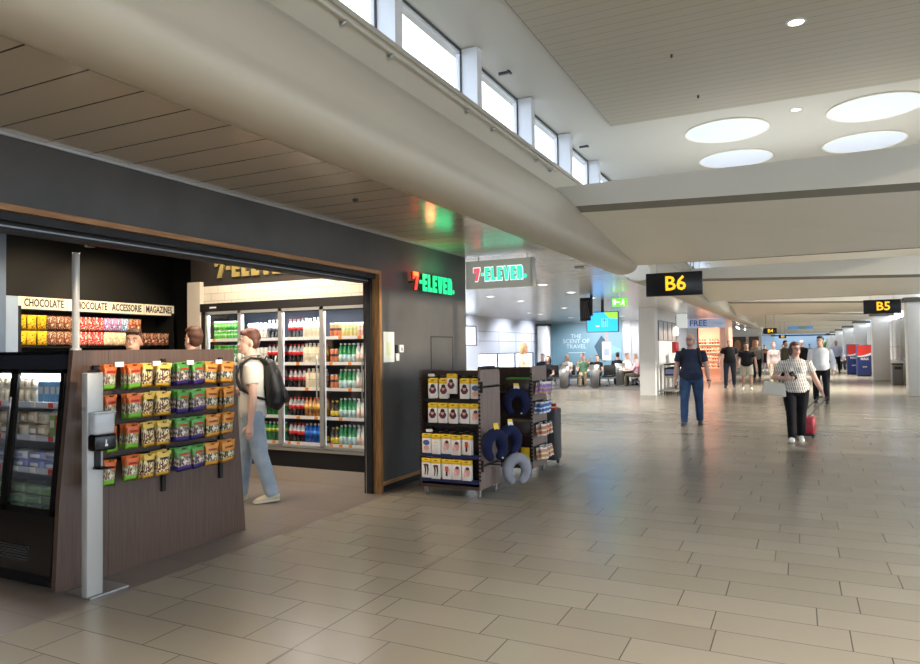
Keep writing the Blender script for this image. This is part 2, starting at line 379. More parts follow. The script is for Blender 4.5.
# ------------------------------------------------------------------ hall ceiling
M_edge_dark = mat('panel_edge', '#4c4940', .7)
M_panel = plank('ceiling_planks', '#b5ae9c', .5, .15, 0, gap=.010, dark='#989282', wave=.25)
m = MB(); m.box(-3.3, 4.2, -5, 100, ZC + .012, ZC + .15, mat('upper_ceiling', '#d2cfc5', .6)); struct('ceiling', m)
m = MB(); m.box(-2.3, 4.2, -5, 9.68, ZC - .035, ZC + .012, M_panel); m.box(-2.31, -2.3, -5, 9.69, ZC - .03, ZC + .012, M_edge_dark); m.box(-2.31, 4.2, 9.68, 9.69, ZC - .03, ZC + .012, M_edge_dark); struct('ceiling_panel', m)
M_band = mat('beam_groove_shade', '#8d887c', .7); M_edge = mat('beam_edge_shade', '#5f5b52', .7)  # darker tones paint the groove's shadow and the unlit underside of the edge
for k in range(8):
    y0 = 9.0 + 11.2*k; y1 = 12.4 + 11.2*k; m = MB()
    XL, XR = -3.0, 4.2
    zl, zr = 3.53, 3.28
    # upright face, groove painted dark for shade, sloped soffit falling away to the lower edge, right-hand facet, top
    m.quad((XL, y0, zl), (XR, y0, zr), (XR, y0, 3.80), (XL, y0, 3.80), mat('beam_face', '#cdc8bb', .6, noise=.03, nscale=.8))
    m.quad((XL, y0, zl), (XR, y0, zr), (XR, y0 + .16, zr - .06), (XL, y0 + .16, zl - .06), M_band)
    fx0, fx1 = 1.35, 3.0
    m.add([(XL, y0 + .16, zl - .06), (fx0, y0 + .16, zl - .06 + (zr - zl)*.6), (fx1, y1, 3.07), (XL, y1, 3.07)], [(0,1,2), (0,2,3)], M_beam)
    m.add([(fx0, y0 + .16, zl - .06 + (zr - zl)*.6), (XR, y0 + .16, zr - .06), (XR, y1, 3.05), (fx1, y1, 3.07)], [(0,1,2), (0,2,3)], M_beam)
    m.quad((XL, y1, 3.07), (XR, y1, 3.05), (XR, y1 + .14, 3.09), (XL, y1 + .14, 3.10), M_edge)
    m.quad((XL, y1 + .14, 3.10), (XR, y1 + .14, 3.09), (XR, y1 + .14, 3.80), (XL, y1 + .14, 3.80), M_beam)
    m.quad((XL, y0, 3.80), (XR, y0, 3.80), (XR, y1 + .14, 3.80), (XL, y1 + .14, 3.80), M_beam)
    struct('beam_%d' % (k + 1), m)
M_sl = mat('skylight_diffuser', '#c4ccd8', .6, emit=.2, ecol='#dfe8f6')
for i, (x, y, lb) in enumerate(((-.876, 10.81, 'round skylight on the left, nearer of its pair'), (1.0, 10.7, 'round skylight on the right, nearer of its pair'),
                                (-.876, 12.5, 'round skylight on the left, partly hidden by the crossbeam'), (1.0, 12.45, 'round skylight on the right, partly hidden by the crossbeam'))):
    t = thing('skylight', lb, 'skylight', (x, y, ZC), group='round skylights beyond the plank ceiling')
    m = MB(); m.lathe([(.575, .011), (.59, -.004), (.57, -.012), (.562, .011)], M_beam, 40, cap=False); m.build('rim', t)
    m = MB(); m.disc((0, 0, .004), .565, M_sl, seg=40); m.build('diffuser', t)
M_dl = mat('downlight_lens', '#fff6e6', .4, emit=6, ecol='#fff0d8')
M_dlc = mat('downlight_cool_lens', '#ffffff', .4, emit=7, ecol='#fff6ea')
def downlight(loc, lb, group=None, mm=M_dl, r=.07):
    t = thing('downlight', lb, 'downlight', loc, group=group)
    m = MB(); m.lathe([(r*1.35, 0), (r*1.35, -.006), (r, -.012), (r, 0)], M_white, 20, cap=False); m.build('ring', t)
    m = MB(); m.disc((0, 0, -.004), r, mm, seg=20); m.build('lens', t)
    return t
downlight((.053, 7.39, ZC - .035), 'lit downlight in the plank ceiling high over the hall', mm=M_dl)
downlight((.047, 10.29, ZC + .01), 'small lit downlight between the round skylights', mm=M_dl, r=.06)
for i, (x, y, z, lb) in enumerate(((-1.25, 5.55, ZC - .02, 'tiny dark ceiling sensor nearest on the plank ceiling'), (-1.15, 7.6, ZC - .02, 'tiny dark ceiling sensor in the middle of the plank ceiling'), (-1.05, 9.0, ZC - .02, 'tiny dark ceiling sensor near the end of the plank ceiling'))):
    m = MB(); m.lathe([(.012, 0), (.012, -.04), (.006, -.05)], M_darkgrey, 8, c=(x, y, z)); tag(m.build('ceiling_sensor'), lb, 'sensor')

# ------------------------------------------------------------------ right-hand side of the hall
M_pil = mat('pillar_white', '#ecebe7', .45, noise=.04, nscale=2)
for k in range(-1, 7):
    y = 25.2 + 11.2*k
    m = MB(); m.rbox(3.04, 3.72, y, y + .6, 0, 2.93, M_pil, .03, 2); struct('column_%d' % (k + 2), m)
    m = MB(); m.box(2.98, 3.9, y - .06, y + .66, 2.93, 3.06, mat('column_cap', '#55524b', .7)); struct('trim_%d' % (k + 11), m)
m = MB(); m.box(4.0, 4.2, -5, 100, 4.25, 5, M_beam); m.box(4.0, 4.2, -5, 26.2, 2.9, 3.0, M_beam)
m.box(4.0, 4.2, 26.2, 100, 0, 2.75, M_white)
m.box(4.0, 4.2, -5, -4.6, 0, 2.95, M_warmwhite)
for y in (27.4, 28.9, 30.4, 31.9, 33.4, 34.9):
    m.box(3.97, 4.02, y, y + .05, 0, 4.2, M_white)
for y in range(0, 40): m.box(3.97, 4.02, 38 + y*1.5, 38.05 + y*1.5, 0, 2.95, M_white)
for z in (.75, 1.5): m.box(3.99, 4.0, 26.2, 100, z, z + .02, M_grey)
struct('wall_right', m)
m = MB()
for k in range(19): m.box(4.0, 4.2, 11 + k*.8, 11.42 + k*.8, 0, 2.95, M_white)  # unseen opaque strips, sized to stripe the sunlight on the floor
for z in (0, 1.05, 2.9): m.box(4.05, 4.1, -4.6, 26.2, z, z + .05, M_white)
for y in (-4.6, -2, .6, 3.2, 5.8, 8.4): m.box(4.0, 4.12, y, y + .08, 0, 2.95, M_white)  # near glazing out of view, added to let in fill daylight
o = struct('window_20', m)
p_ = MB(); p_.box(4.07, 4.08, -4.6, 26.2, .05, 2.9, M_glass); p_.build('pane', o)
m = MB(); m.box(4.07, 4.12, -4.9, 100, 2.75, 2.77, M_white); m.box(4.07, 4.12, -4.9, 100, 4.23, 4.25, M_white)
for k in range(58): m.box(4.06, 4.12, -4.9 + 1.8*k, -4.84 + 1.8*k, 3.0 if k < 17 else 2.77, 4.23, M_white)
o = struct('window_21', m)
p_ = MB(); p_.box(4.09, 4.1, -4.9, 26.2, 3.0, 4.23, M_glass); p_.box(4.09, 4.1, 26.2, 100, 2.77, 4.23, M_glass); p_.build('pane', o)
# hall end and near end
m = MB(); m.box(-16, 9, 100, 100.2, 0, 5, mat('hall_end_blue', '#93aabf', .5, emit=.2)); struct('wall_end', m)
m = MB(); m.box(-4.46, 4.2, -5.2, -5, 4.6, 5, M_warmwhite); m.box(-4.46, -2.6, -5.2, -5, 0, 5, M_warmwhite); m.box(-2.6, 4.2, -5.2, -5, 0, .3, M_warmwhite); struct('wall_near', m)
m = MB()
for k in range(6): m.box(-2.6 + 1.34*k, -2.52 + 1.34*k, -5.15, -5.05, .3, 4.6, M_white)
for z in (.3, 2.4, 4.54): m.box(-2.6, 4.2, -5.14, -5.06, z, z + .06, M_white)
o = struct('window_50', m); p_ = MB(); p_.box(-2.6, 4.2, -5.11, -5.1, .36, 4.54, M_glass); p_.build('pane', o)  # glazing added behind the camera to light the surfaces facing it
m = MB(); m.box(-2.5, 4, 78, 78.2, 2.62, 2.75, M_black); struct('trim_30', m)

m = MB(); m.box(16, 16.3, -40, 10.2, 0, 6.2, mat('sun_blocker', '#d8d4cc', .8)); m.box(4.2, 40, -40, 110, -.3, -.05, mat('apron_concrete', '#b5b2ac', .9)); struct('sun_blocker_and_apron', m)  # unseen wall added to keep sun off the near hall, plus the apron

# ------------------------------------------------------------------ lounge shell on the left
M_lw = mat('lounge_white_panel', '#c9cdd6', .5)
m = MB()
for y0, y1, z0, z1 in ((8.9, 23.6, 0, 2.945), (23.6, 25.4, 0, 1.76), (23.6, 25.4, 2.56, 2.945), (25.4, 34, 1.45, 2.945), (25.4, 34, 0, .6), (32, 34, .6, 1.45)): m.box(-11.75, -11.6, y0, y1, z0, z1, M_lw)
for z in (1.95, 2.35): m.box(-11.6, -11.595, 25.4, 34, z, z + .02, M_grey)
for y in (27.5, 29.5, 31.6): m.box(-11.6, -11.595, y, y + .02, 1.45, 2.36, M_grey)
struct('wall_left', m)
for i, (y0, y1, z0, z1) in enumerate(((23.6, 25.4, 1.76, 2.56), (25.4, 27.55, .6, 1.45), (27.55, 29.6, .6, 1.45), (29.6, 32, .6, 1.45))):
    m = MB(); m.box(-11.72, -11.66, y0, y0 + .06, z0, z1, M_grey); m.box(-11.72, -11.66, y1 - .06, y1, z0, z1, M_grey); m.box(-11.72, -11.66, y0, y1, z1 - .05, z1, M_grey); m.box(-11.72, -11.66, y0, y1, z0, z0 + .05, M_grey)
    o = struct('window_%d' % (30 + i), m); p_ = MB(); p_.box(-11.7, -11.69, y0 + .06, y1 - .06, z0 + .05, z1 - .05, M_glass); p_.build('pane', o)
m = MB(); m.box(-11.75, -7.75, 34, 34.2, 0, 2.945, M_white)
M_ribpan = mat('grey_wall_panel', '#b4b3b0', .4, metal=.2)
for k in range(8): m.box(-7.75 + k*.44, -7.33 + k*.44, 34, 34.2, 0, 2.945, M_ribpan)
m.box(-7.75, -4.2, 34.1, 34.2, 0, 2.945, M_darkgrey)
struct('wall_lounge', m)
m = MB(); m.rbox(-11.42, -10.92, 31.9, 32.4, 0, 2.72, M_white, .03); m.box(-11.46, -10.88, 31.86, 32.44, 2.72, 2.84, M_black); struct('column_20', m)
# wall block on the left of the hall
m = MB(); m.box(-4.82, -4.3, 23.62, 24.2, 0, 2.945, M_pil); m.box(-4.7, -4.34, 24.2, 28.3, 0, 2.945, M_white); struct('wall_block', m)
m = MB()
for a in range(4): m.box(-4.345, -4.325, 24.48 + a*.95, 25.37 + a*.95, 1.88, 2.52, mat('frosted_pane', '#8f9496', .3))
m.box(-4.345, -4.32, 24.4, 28.28, 2.52, 2.56, M_grey); m.box(-4.345, -4.32, 24.4, 28.28, 1.84, 1.88, M_grey)
for a in range(5): m.box(-4.345, -4.315, 24.42 + a*.95, 24.48 + a*.95, 1.88, 2.52, M_darkgrey)
struct('window_40', m)

# ------------------------------------------------------------------ lights
def area(name, loc, size, power, col='#ffffff', rot=(0,0,0), shape='RECTANGLE', sy=None, spread=PI):
    l = bpy.data.lights.new(name, 'AREA'); l.shape = shape; l.size = size; l.size_y = sy or size; l.energy = power; l.color = lin(col)[:3]; l.spread = spread
    o = bpy.data.objects.new(name, l); COL.objects.link(o); o.location = loc; o.rotation_euler = rot; return o
def spot(name, loc, power, col, rot=(0,0,0), ang=1.6, r=.06, blend=.6):
    l = bpy.data.lights.new(name, 'SPOT'); l.energy = power; l.color = lin(col)[:3]; l.spot_size = ang; l.spot_blend = blend; l.shadow_soft_size = r
    o = bpy.data.objects.new(name, l); COL.objects.link(o); o.location = loc; o.rotation_euler = rot; return o
for x in (-.876, 1.0):
    for y in (10.75, 12.5): area('skylight_lamp', (x, y, ZC - .03), 1.1, 4, '#e3ecff', shape='DISK')
# added fill lamps over the bays further on and overhead behind the camera
for k in range(1, 8): area('bay_fill', (.5, 7.6 + 11.2*k - 1.2, ZC - .05), 4.5, 150 if k > 1 else 25, '#fffaf0', sy=4, spread=1.5)
area('near_bay_fill', (1.2, -1.0, ZC - .05), 4.5, 115, '#fff2e0', sy=5, spread=1.9)
area('near_bay_fill', (1.8, 2.6, ZC - .05), 3, 60, '#fff6e8', sy=4, spread=1.9)
for k in range(6): spot('pillar_fill_spot', (2.0, 25.2 + 11.2*k - 3.0, 4.4), 190, '#fffaf0', rot=Vector((1.35, 3.0, -2.9)).to_track_quat('-Z', 'Y').to_euler(), ang=.9, r=.1)  # spots added only to brighten the pillar fronts
sun = bpy.data.lights.new('sun', 'SUN'); sun.energy = 2.2; sun.angle = .02; sun.color = lin('#fff1da')[:3]
so = bpy.data.objects.new('sun', sun); COL.objects.link(so)
so.rotation_euler = Vector((-1, .10, -.235)).to_track_quat('-Z', 'Y').to_euler()
# ------------------------------------------------------------------ display counter with snack hooks
g = G('brown_laminate'); v, p = g.pos('Object')
mp = g.n('Mapping'); g.put(mp.inputs['Vector'], v); mp.inputs['Scale'].default_value = (40, 40, 1.6)
M_lam = g.out(Base_Color=g.ramp(g.noise(mp.outputs[0], 1.5, 5, .6), [(.25, '#4a362b'), (.5, '#594437'), (.8, '#665042')]), Roughness=.42)
ct = thing('display_counter', 'tall brown wood-grain display counter with candy bags hung on its front', 'counter', (-4.52, 3.0, 0))
m = MB(); m.prism([(.40, 0), (1.78, 0), (1.64, 1.632), (.40, 1.632)], -.05, 0, M_lam, 'x'); m.build('front_panel', ct)
m = MB(); m.prism([(.0, 0), (.42, 0), (.42, 1.63), (.125, 1.63), (.03, .62)], -.045, -.003, M_lam, 'x'); m.build('side_panel', ct)
m = MB(); m.prism([(.64, 0), (1.775, 0), (1.635, 1.628), (.64, 1.628)], -.72, -.05, M_lam, 'x'); m.build('body', ct)
for y in (.87, 1.47):
    m = MB(); m.box(0, .022, y - .018, y + .018, .52, 1.56, M_black); m.build('upright', ct)
ROWZ = [1.51, 1.295, 1.075, .845]
for i, z in enumerate(ROWZ):
    m = MB(); m.box(.02, .04, .25, 1.5, z - .02, z + .012, M_blacksat); m.build('hook_rail', ct)
COLS = [(3.22, 3.33), (3.40, 3.525), (3.535, 3.65), (3.66, 3.79), (3.84, 3.98), (3.99, 4.135), (4.14, 4.28), (4.31, 4.46)]
for i, z in enumerate(ROWZ):
    for c in COLS:
        yc = (c[0] + c[1])/2 - 3.0
        m = MB()
        for d in (-.012, .012): m.tube([(.03, yc + d, z + .005), (.2, yc + d, z + .012), (.205, yc + d, z + .02)], .0025, M_black, 5)
        if i == 0 and COLS.index(c) in (0, 2, 4, 6): m.box(.2, .204, yc + .02, yc + .09, z + .0, z + .035, M_paper)
        m.build('hook', ct)

def bag_mat(name, top, mid, bot, blot, t0=.28, t1=.62):
    g = G(name); v, p = g.pos('Generated')
    vo = g.n('TexVoronoi'); g.put(vo.inputs['Vector'], v); vo.inputs['Scale'].default_value = 11
    cell = g.n('SeparateColor'); g.nt.links.new(vo.outputs['Color'], cell.inputs[0])
    midc = g.ramp(cell.outputs[0], [(0, blot[0]), (.3, blot[1]), (.55, blot[2]), (.8, mid)], 'CONSTANT')
    nz = g.ma('ADD', p[2], g.ma('MULTIPLY', g.ma('SUBTRACT', g.noise(v, 4, 2), .5), .14))
    c = g.mix(g.ma('GREATER_THAN', nz, t1), midc, lin(top)); c = g.mix(g.ma('LESS_THAN', nz, t0 - .06), c, lin(bot))
    return g.out(Base_Color=c, Roughness=.32)
BAGM = {
 'orange and green': bag_mat('bag_orange_green', '#e0702e', '#cdc6a6', '#7fc43c', ('#7c5848', '#e4ddcc', '#a8a878')),
 'yellow and brown': bag_mat('bag_yellow_brown', '#ecc65a', '#e8cf7e', '#e9b23c', ('#5e2d22', '#8d4a2e', '#f0e2b4'), .2, .72),
 'green and purple': bag_mat('bag_green_purple', '#559a40', '#bdb09c', '#43307a', ('#3d3433', '#ddd2c0', '#8a6a62')),
 'orange and yellow': bag_mat('bag_orange_yellow', '#dd9034', '#d2c4ac', '#e09c3c', ('#3a2f2b', '#e2d6c2', '#77804c'), .26, .55)}
TXT = {'orange and green': ('HARIBO', '#b5202a'), 'yellow and brown': ('HARIBO', '#2b2320'), 'green and purple': ('HARIBO', '#d6342e'), 'orange and yellow': ('HARIBO', '#8a3f16')}
def bag_mesh(name, w, h, d, mm, txt=None, tc='#333333'):
    """pillow bag facing +x, hung from its crimped top; origin at the hang hole"""
    b = MB(); NX, NZ = 6, 8; vs = []
    for s in (1, -1):
        for j in range(NZ + 1):
            for i in range(NX + 1):
                u, t = i/NX, j/NZ
                th = d/2*(math.sin(PI*u)**.6)*(math.sin(PI*min(1, max(0, (t - .04)/.86)))**.6) if 0 < u < 1 else 0
                vs.append((s*th, (u - .5)*w*(1 - .05*math.sin(PI*t)), -h + t*h + .012))
    n = (NX+1)*(NZ+1); fs = []
    for s in (0, 1):
        for j in range(NZ):
            for i in range(NX):
                a = s*n + j*(NX+1) + i; q = (a, a+1, a+NX+2, a+NX+1); fs.append(q if s == 0 else q[::-1])
    b.add(vs, fs, mm, True)
    b.box(-.0015, .0015, -w*.5, w*.5, -.012, .014, mm)
    b.box(.0018, .0022, -.014, .014, -.001, .006, M_black)
    if txt:
        b.addmesh(text_mesh(txt, h*.13, .95, .0008, .0012), mat('bag_text_' + tc, tc, .5), T(d*.42, 0, -h*.22) @ FACE_PX)
    return b.mesh(name)
kinds = ['orange and green', 'orange and green', 'yellow and brown', 'yellow and brown', 'green and purple', 'green and purple', 'orange and yellow', 'orange and yellow']
BM = {k: bag_mesh('candy_bag', .128, .178, .034, BAGM[k], *TXT[k]) for k in BAGM}
rr = random.Random(3)
for i, z in enumerate(ROWZ):
    for j, c in enumerate(COLS):
        nb = 3 if j in (1, 3, 4, 7) else 2
        for q in range(nb):
            o = obj('candy_bag', BM[kinds[j]])
            o.location = (-4.335 - .036*q, (c[0] + c[1])/2 + rr.uniform(-.006, .006) + .004*q, z + .004 + rr.uniform(-.004, .004))
            o.rotation_euler = (rr.uniform(-.09, .09), rr.uniform(-.03, .12), rr.uniform(-.2, .2))
            sc = (c[1] - c[0])/.128; o.scale = (1, sc, 1)
            tag(o, '%s candy bag, %s row, %s hook from the left%s' % (kinds[j], ROWN[i] if i < 3 else 'lowest', ORD[j], ('', ', behind the front', ', rearmost')[q]), 'candy bag', 'candy bags on the counter hooks')

# stainless post with hand sanitiser
ps = thing('steel_post', 'brushed steel post with floor plate in front of the display counter', 'post', (-4.23, 3.06, 0))
m = MB(); m.rbox(-.03, .03, -.058, .058, .01, 1.478, mat('satin_steel_post', '#b9b8b3', .4, metal=.2), .006, 2); m.build('upright', ps)
m = MB(); m.box(-.21, .05, -.05, .24, 0, .01, M_steel); m.build('floor_plate', ps)
sd = thing('sanitiser_dispenser', 'black hand sanitiser dispenser with clear bottle on the steel post', 'dispenser', (-4.198, 3.07, .86))
m = MB(); m.rbox(0, .09, -.075, .085, .105, .215, M_blackgloss, .02, 3)
m.box(.0905, .092, -.008, .012, .135, .15, M_paper); m.box(.0905, .092, -.004, .004, .15, .18, M_paper); m.build('holder', sd)
M_clear = G('clear_bottle'); _a = M_clear.n('BsdfTransparent'); _b = M_clear.n('BsdfGlossy'); _b.inputs['Roughness'].default_value = .08; _x = M_clear.n('MixShader'); _x.inputs[0].default_value = .25
M_clear.nt.links.new(_a.outputs[0], _x.inputs[1]); M_clear.nt.links.new(_b.outputs[0], _x.inputs[2]); M_clear.nt.links.new(_x.outputs[0], M_clear.nt.nodes['Material Output'].inputs['Surface']); M_clear = M_clear.m
m = MB(); m.rbox(.004, .08, -.07, .08, .21, .355, mat('milky_bottle', '#d3d6d8', .15, alpha=.72), .018, 3); m.build('bottle', sd)
m = MB(); m.rbox(.01, .085, -.075, .085, .35, .362, mat('clear_lid', '#dfe3e6', .1, alpha=.6), .004, 1); m.build('lid', sd)
m = MB(); m.box(0, .012, -.02, .02, -.005, .12, M_black); m.tube([(.0, 0, -.004), (.03, 0, -.012), (.11, 0, -.008)], [(.03, .006), (.055, .006), (.06, .006)], M_blackgloss, 12); m.build('drip_tray', sd)
# chrome pole on the counter
m = MB(); m.lathe([(.04, 0), (.04, .012), (.026, .02), (.026, .73), (.026, .74)], mat('pole_steel', '#c4c3c0', .3, metal=.35), 16, c=(-4.9, 3.405, 1.632)); tag(m.build('chrome_pole'), 'polished chrome pole rising from the counter to the shutter housing', 'pole')

# ------------------------------------------------------------------ chilled cabinet with glass doors
fz = lambda z: -.015 + .085*z            # lean of the glazed front
fr = thing('chilled_cabinet', 'black chilled food cabinet with leaning glass doors beside the counter', 'chilled cabinet', (-4.565, 3.0, 0))
m = MB()
m.prism([(.0, .06), (.62, .06), (.62, 1.60), (.14, 1.60), (fz(.52)+.01, .52), (fz(.2), .2)], -.036, 0, M_blackgloss, 'x')
m.build('side_wall', fr)
m = MB(); m.box(-1.9, -.036, .56, .6, .4, 1.6, mat('cabinet_back', '#b9c1c8', .4)); m.box(-1.9, -.036, .14, .6, 1.55, 1.60, M_blackgloss); m.box(-1.9, -.036, .03, .6, .44, .47, M_darkgrey); m.build('body', fr)
m = MB(); m.prism([(fz(1.5) + .0, 1.5), (fz(1.6) + .01, 1.6), (.3, 1.6), (.3, 1.52)], -1.9, -.0, mat('canopy_blue_black', '#20242e', .3), 'x'); m.box(-1.9, 0, .13, .6, 1.60, 1.625, M_blackgloss); m.build('canopy', fr)
m = MB(); m.prism([(fz(.1), .1), (fz(.5) - .01, .5), (.3, .5), (.3, .1)], -1.9, 0, M_blackgloss, 'x'); m.box(-1.85, -.03, .05, .55, 0, .1, M_black)
for k in range(7): m.box(-1.5, -.25, fz(.2) - .004, .02, .16 + k*.018, .168 + k*.018, M_darkgrey)
m.box(-.2, -.15, fz(.35) - .006, .03, .335, .35, mat('red_mark', '#c23b35', .4)); m.build('base', fr)
for nm, xr in (('right', 0), ('left', -.56)):
    d = MB()
    def bar(x0, x1, z0, z1, t=.02):
        d.add([(x0, fz(z0) - t, z0), (x1, fz(z0) - t, z0), (x1, fz(z1) - t, z1), (x0, fz(z1) - t, z1), (x0, fz(z0), z0), (x1, fz(z0), z0), (x1, fz(z1), z1), (x0, fz(z1), z1)],
              [(0,1,2,3), (7,6,5,4), (0,4,5,1), (1,5,6,2), (2,6,7,3), (3,7,4,0)], M_blackgloss)
    bar(xr - .04, xr, .5, 1.5); bar(xr - .555, xr - .515, .5, 1.5); bar(xr - .555, xr, 1.47, 1.5); bar(xr - .555, xr, .5, .54)
    do = d.build('door', fr)
    d = MB(); bar(xr - .515, xr - .04, .54, 1.47, .008)
    pn = d.build('pane', do); pn.data.materials.clear(); pn.data.materials.append(M_glass)
    d = MB(); d.tube([(xr - .535, fz(.75) - .05, .75), (xr - .535, fz(1.3) - .05, 1.3)], .009, M_blacksat, 8); d.build('handle', do)
SHZ = [1.255, 1.02, .79, .53]
for z in SHZ[:3]:
    m = MB(); m.box(-1.88, -.04, .1, .55, z - .015, z, M_steel); m.box(-1.88, -.04, .09, .1, z - .03, z + .012, mat('price_strip', '#c9cdd2', .4))
    for k in range(9): m.box(-.12 - k*.2, -.17 - k*.2, .086, .09, z - .026, z + .01, M_paper if k % 3 else mat('red_tag', '#d8443a', .5))
    m.build('shelf', fr)
area('cabinet_lamp', (-5.45, 3.155, 1.488), 1.7, 26, '#f4f8ff', sy=.05, rot=(.5, 0, 0))
def carton(name, w, dep, h, body, top):
    b = MB(); b.box(-w/2, w/2, -dep/2, dep/2, 0, h*.82, body); b.prism([(-dep/2, h*.82), (dep/2, h*.82), (0, h)], -w/2, w/2, top, 'x'); b.box(-w*.35, w*.35, -dep/2 - .001, -dep/2, h*.35, h*.62, top); return b.mesh(name)
def pack(name, w, dep, h, body, label):
    b = MB(); b.rbox(-w/2, w/2, -dep/2, dep/2, 0, h, body, min(w, dep, h)*.25, 2); b.rbox(-w*.3, w*.3, -dep/2 - .003, -dep/2 + .01, h*.25, h*.7, label, .004, 1); return b.mesh(name)
M_craft = mat('wrap_beige', '#c9b89c', .6, noise=.2, nscale=30); M_bluec = mat('carton_blue', '#7fb6dd', .4); M_creamc = mat('carton_cream', '#e6dcc6', .5)
M_salad = mat('salad_leaves', '#5d8a3c', .5, noise=.6, nscale=45); M_redc = mat('carton_red', '#d8523a', .4); M_greenc = mat('carton_green', '#8fa860', .4); M_lila = mat('wrap_lilac', '#8f97c4', .4, noise=.2, nscale=20)
MC = {'blue': carton('drink_carton', .062, .062, .19, M_bluec, M_paper), 'red': carton('drink_carton', .062, .062, .185, M_redc, M_creamc), 'green': carton('drink_carton', .062, .062, .185, M_greenc, M_creamc),
      'roll': pack('wrapped_sandwich', .105, .12, .085, M_craft, M_creamc), 'roll1': pack('wrapped_sandwich', .098, .12, .08, mat('wrap_pale', '#d8cdb8', .5, noise=.2, nscale=40), M_craft), 'roll2': pack('wrapped_sandwich', .1, .11, .075, mat('wrap_tan', '#b39a78', .6, noise=.3, nscale=30), M_paper), 'tray1': pack('snack_tray', .165, .14, .06, mat('wrap_white', '#dddbd6', .4, noise=.1, nscale=20), M_lila), 'cup': pack('yoghurt_pot', .075, .075, .095, M_creamc, M_craft), 'tray': pack('snack_tray', .17, .14, .06, M_lila, M_paper)}
b = MB(); b.rbox(-.085, .085, -.07, .07, 0, .05, M_salad, .015, 2); b.rbox(-.09, .09, -.075, .075, .0, .068, mat('salad_lid', '#dfe6e2', .08, alpha=.22), .012, 2); MC['salad'] = b.mesh('salad_box')
def put(name, me, loc, lab, cat, grp, rz=0.):
    o = obj(name, me); o.location = loc; o.rotation_euler = (0, 0, rz); return tag(o, lab, cat, grp)
CX = lambda k, dx: -4.565 - .12 - k*dx
for k in range(4): put('drink_carton', MC['blue'], (CX(k, .066), 3.0 + .16, 1.256), 'pale blue drink carton on the cabinet top shelf, %s from the right' % ORD[k], 'carton', 'blue cartons in the chilled cabinet')
for k in range(7):
    for s in range(2): put('yoghurt_pot', MC['cup'], (-4.97 - k*.08, 3.16, 1.256 + s*.097), 'cream pot on the cabinet top shelf, %s from right, %s layer' % (ORD[k], ('lower', 'upper')[s]), 'pot', 'cream pots in the chilled cabinet')
for k in range(2): put('drink_carton', MC['red' if k == 0 else 'green'], (CX(k, .07), 3.16, 1.021), '%s drink carton on the cabinet second shelf' % ('red', 'olive green')[k], 'carton', 'cartons on the second cabinet shelf')
for k in range(7):
    for s in range(2): put('wrapped_sandwich', MC[('roll', 'roll1', 'roll2')[(k*2 + s) % 3]], (-4.85 - k*.112, 3.17, 1.021 + s*.088), 'beige wrapped sandwich on the second cabinet shelf, %s from right, %s layer' % (ORD[k], ('lower', 'upper')[s]), 'sandwich', 'wrapped sandwiches in the chilled cabinet', rr.uniform(-.15, .15))
for k in range(6):
    for s in range(2): put('snack_tray', MC['tray1' if s and k % 2 == 0 else 'tray'], (-4.73 - k*.18, 3.17, .791 + s*.062), 'snack tray on the third cabinet shelf, %s from right, %s layer' % (ORD[k], ('lower', 'upper')[s]), 'tray', 'snack trays in the chilled cabinet', rr.uniform(-.1, .1))
for k in range(6):
    for s in range(3): put('salad_box', MC['salad'], (-4.73 - k*.185, 3.16, .472 + s*.07), 'clear box of green salad on the cabinet floor, %s from right, %s layer' % (ORD[k], ('lowest', 'middle', 'top')[s]), 'salad box', 'salad boxes in the chilled cabinet', rr.uniform(-.06, .06))

# ------------------------------------------------------------------ confectionery wall at the back of the shop
M_bluewall = mat('pale_blue_panel', '#8fa6c4', .5)
m = MB(); m.box(-8.8, -8.25, 4.5, 4.87, 0, 3.2, mat('blue_grey_column', '#5a6f8c', .5)); m.box(-8.8, -8.38, 4.87, 5.09, 0, 2.31, M_bluewall); struct('wall_shop_blue', m)
su = thing('shelf_unit', 'back wall shelf unit with a long lit header reading chocolate, accessorie and magazines', 'shelf unit', (-8.8, 6.26, 0))
m = MB(); m.box(0, .03, -1.12, 1.15, .1, 2.2, M_black); m.box(0, .4, -1.15, -1.12, 0, 2.2, M_black); m.box(0, .4, 1.12, 1.15, 0, 2.2, M_black); m.box(0, .4, -1.12, 1.12, 0, .12, M_black); m.build('carcass', su)
m = MB(); m.box(.0, .36, -1.15, 1.17, 2.17, 2.31, M_black); m.box(.36, .372, -1.15, 1.17, 2.165, 2.315, mat('header_cream', '#d9cfb8', .5, emit=.12)); hd = m.build('header', su)
m = MB()
for s, y in (('CHOCOLATE', -.82), ('CHOCOLATE', -.2), ('ACCESSORIE', .36), ('MAGAZINES', .9)):
    m.addmesh(text_mesh(s, .135, .62, .001, .003), M_black, T(.374, y, 2.24) @ FACE_PX)
for y in (-.52, .08, .64): m.box(.372, .3735, y - .003, y + .003, 2.165, 2.315, M_grey)
m.build('lettering', hd)
for z in (1.91, 1.71):
    m = MB(); m.box(.03, .34, -1.12, 1.12, z - .015, z, M_black); m.build('shelf', su)
def simple_bag(nm, body, blots, txt=None):
    mm = bag_mat('pouch_' + nm, body, body, body, blots, -.1, 1.5 if txt is None else .5)
    return bag_mesh('sweet_pouch', .125, .18, .05, mm, txt, '#402a10')
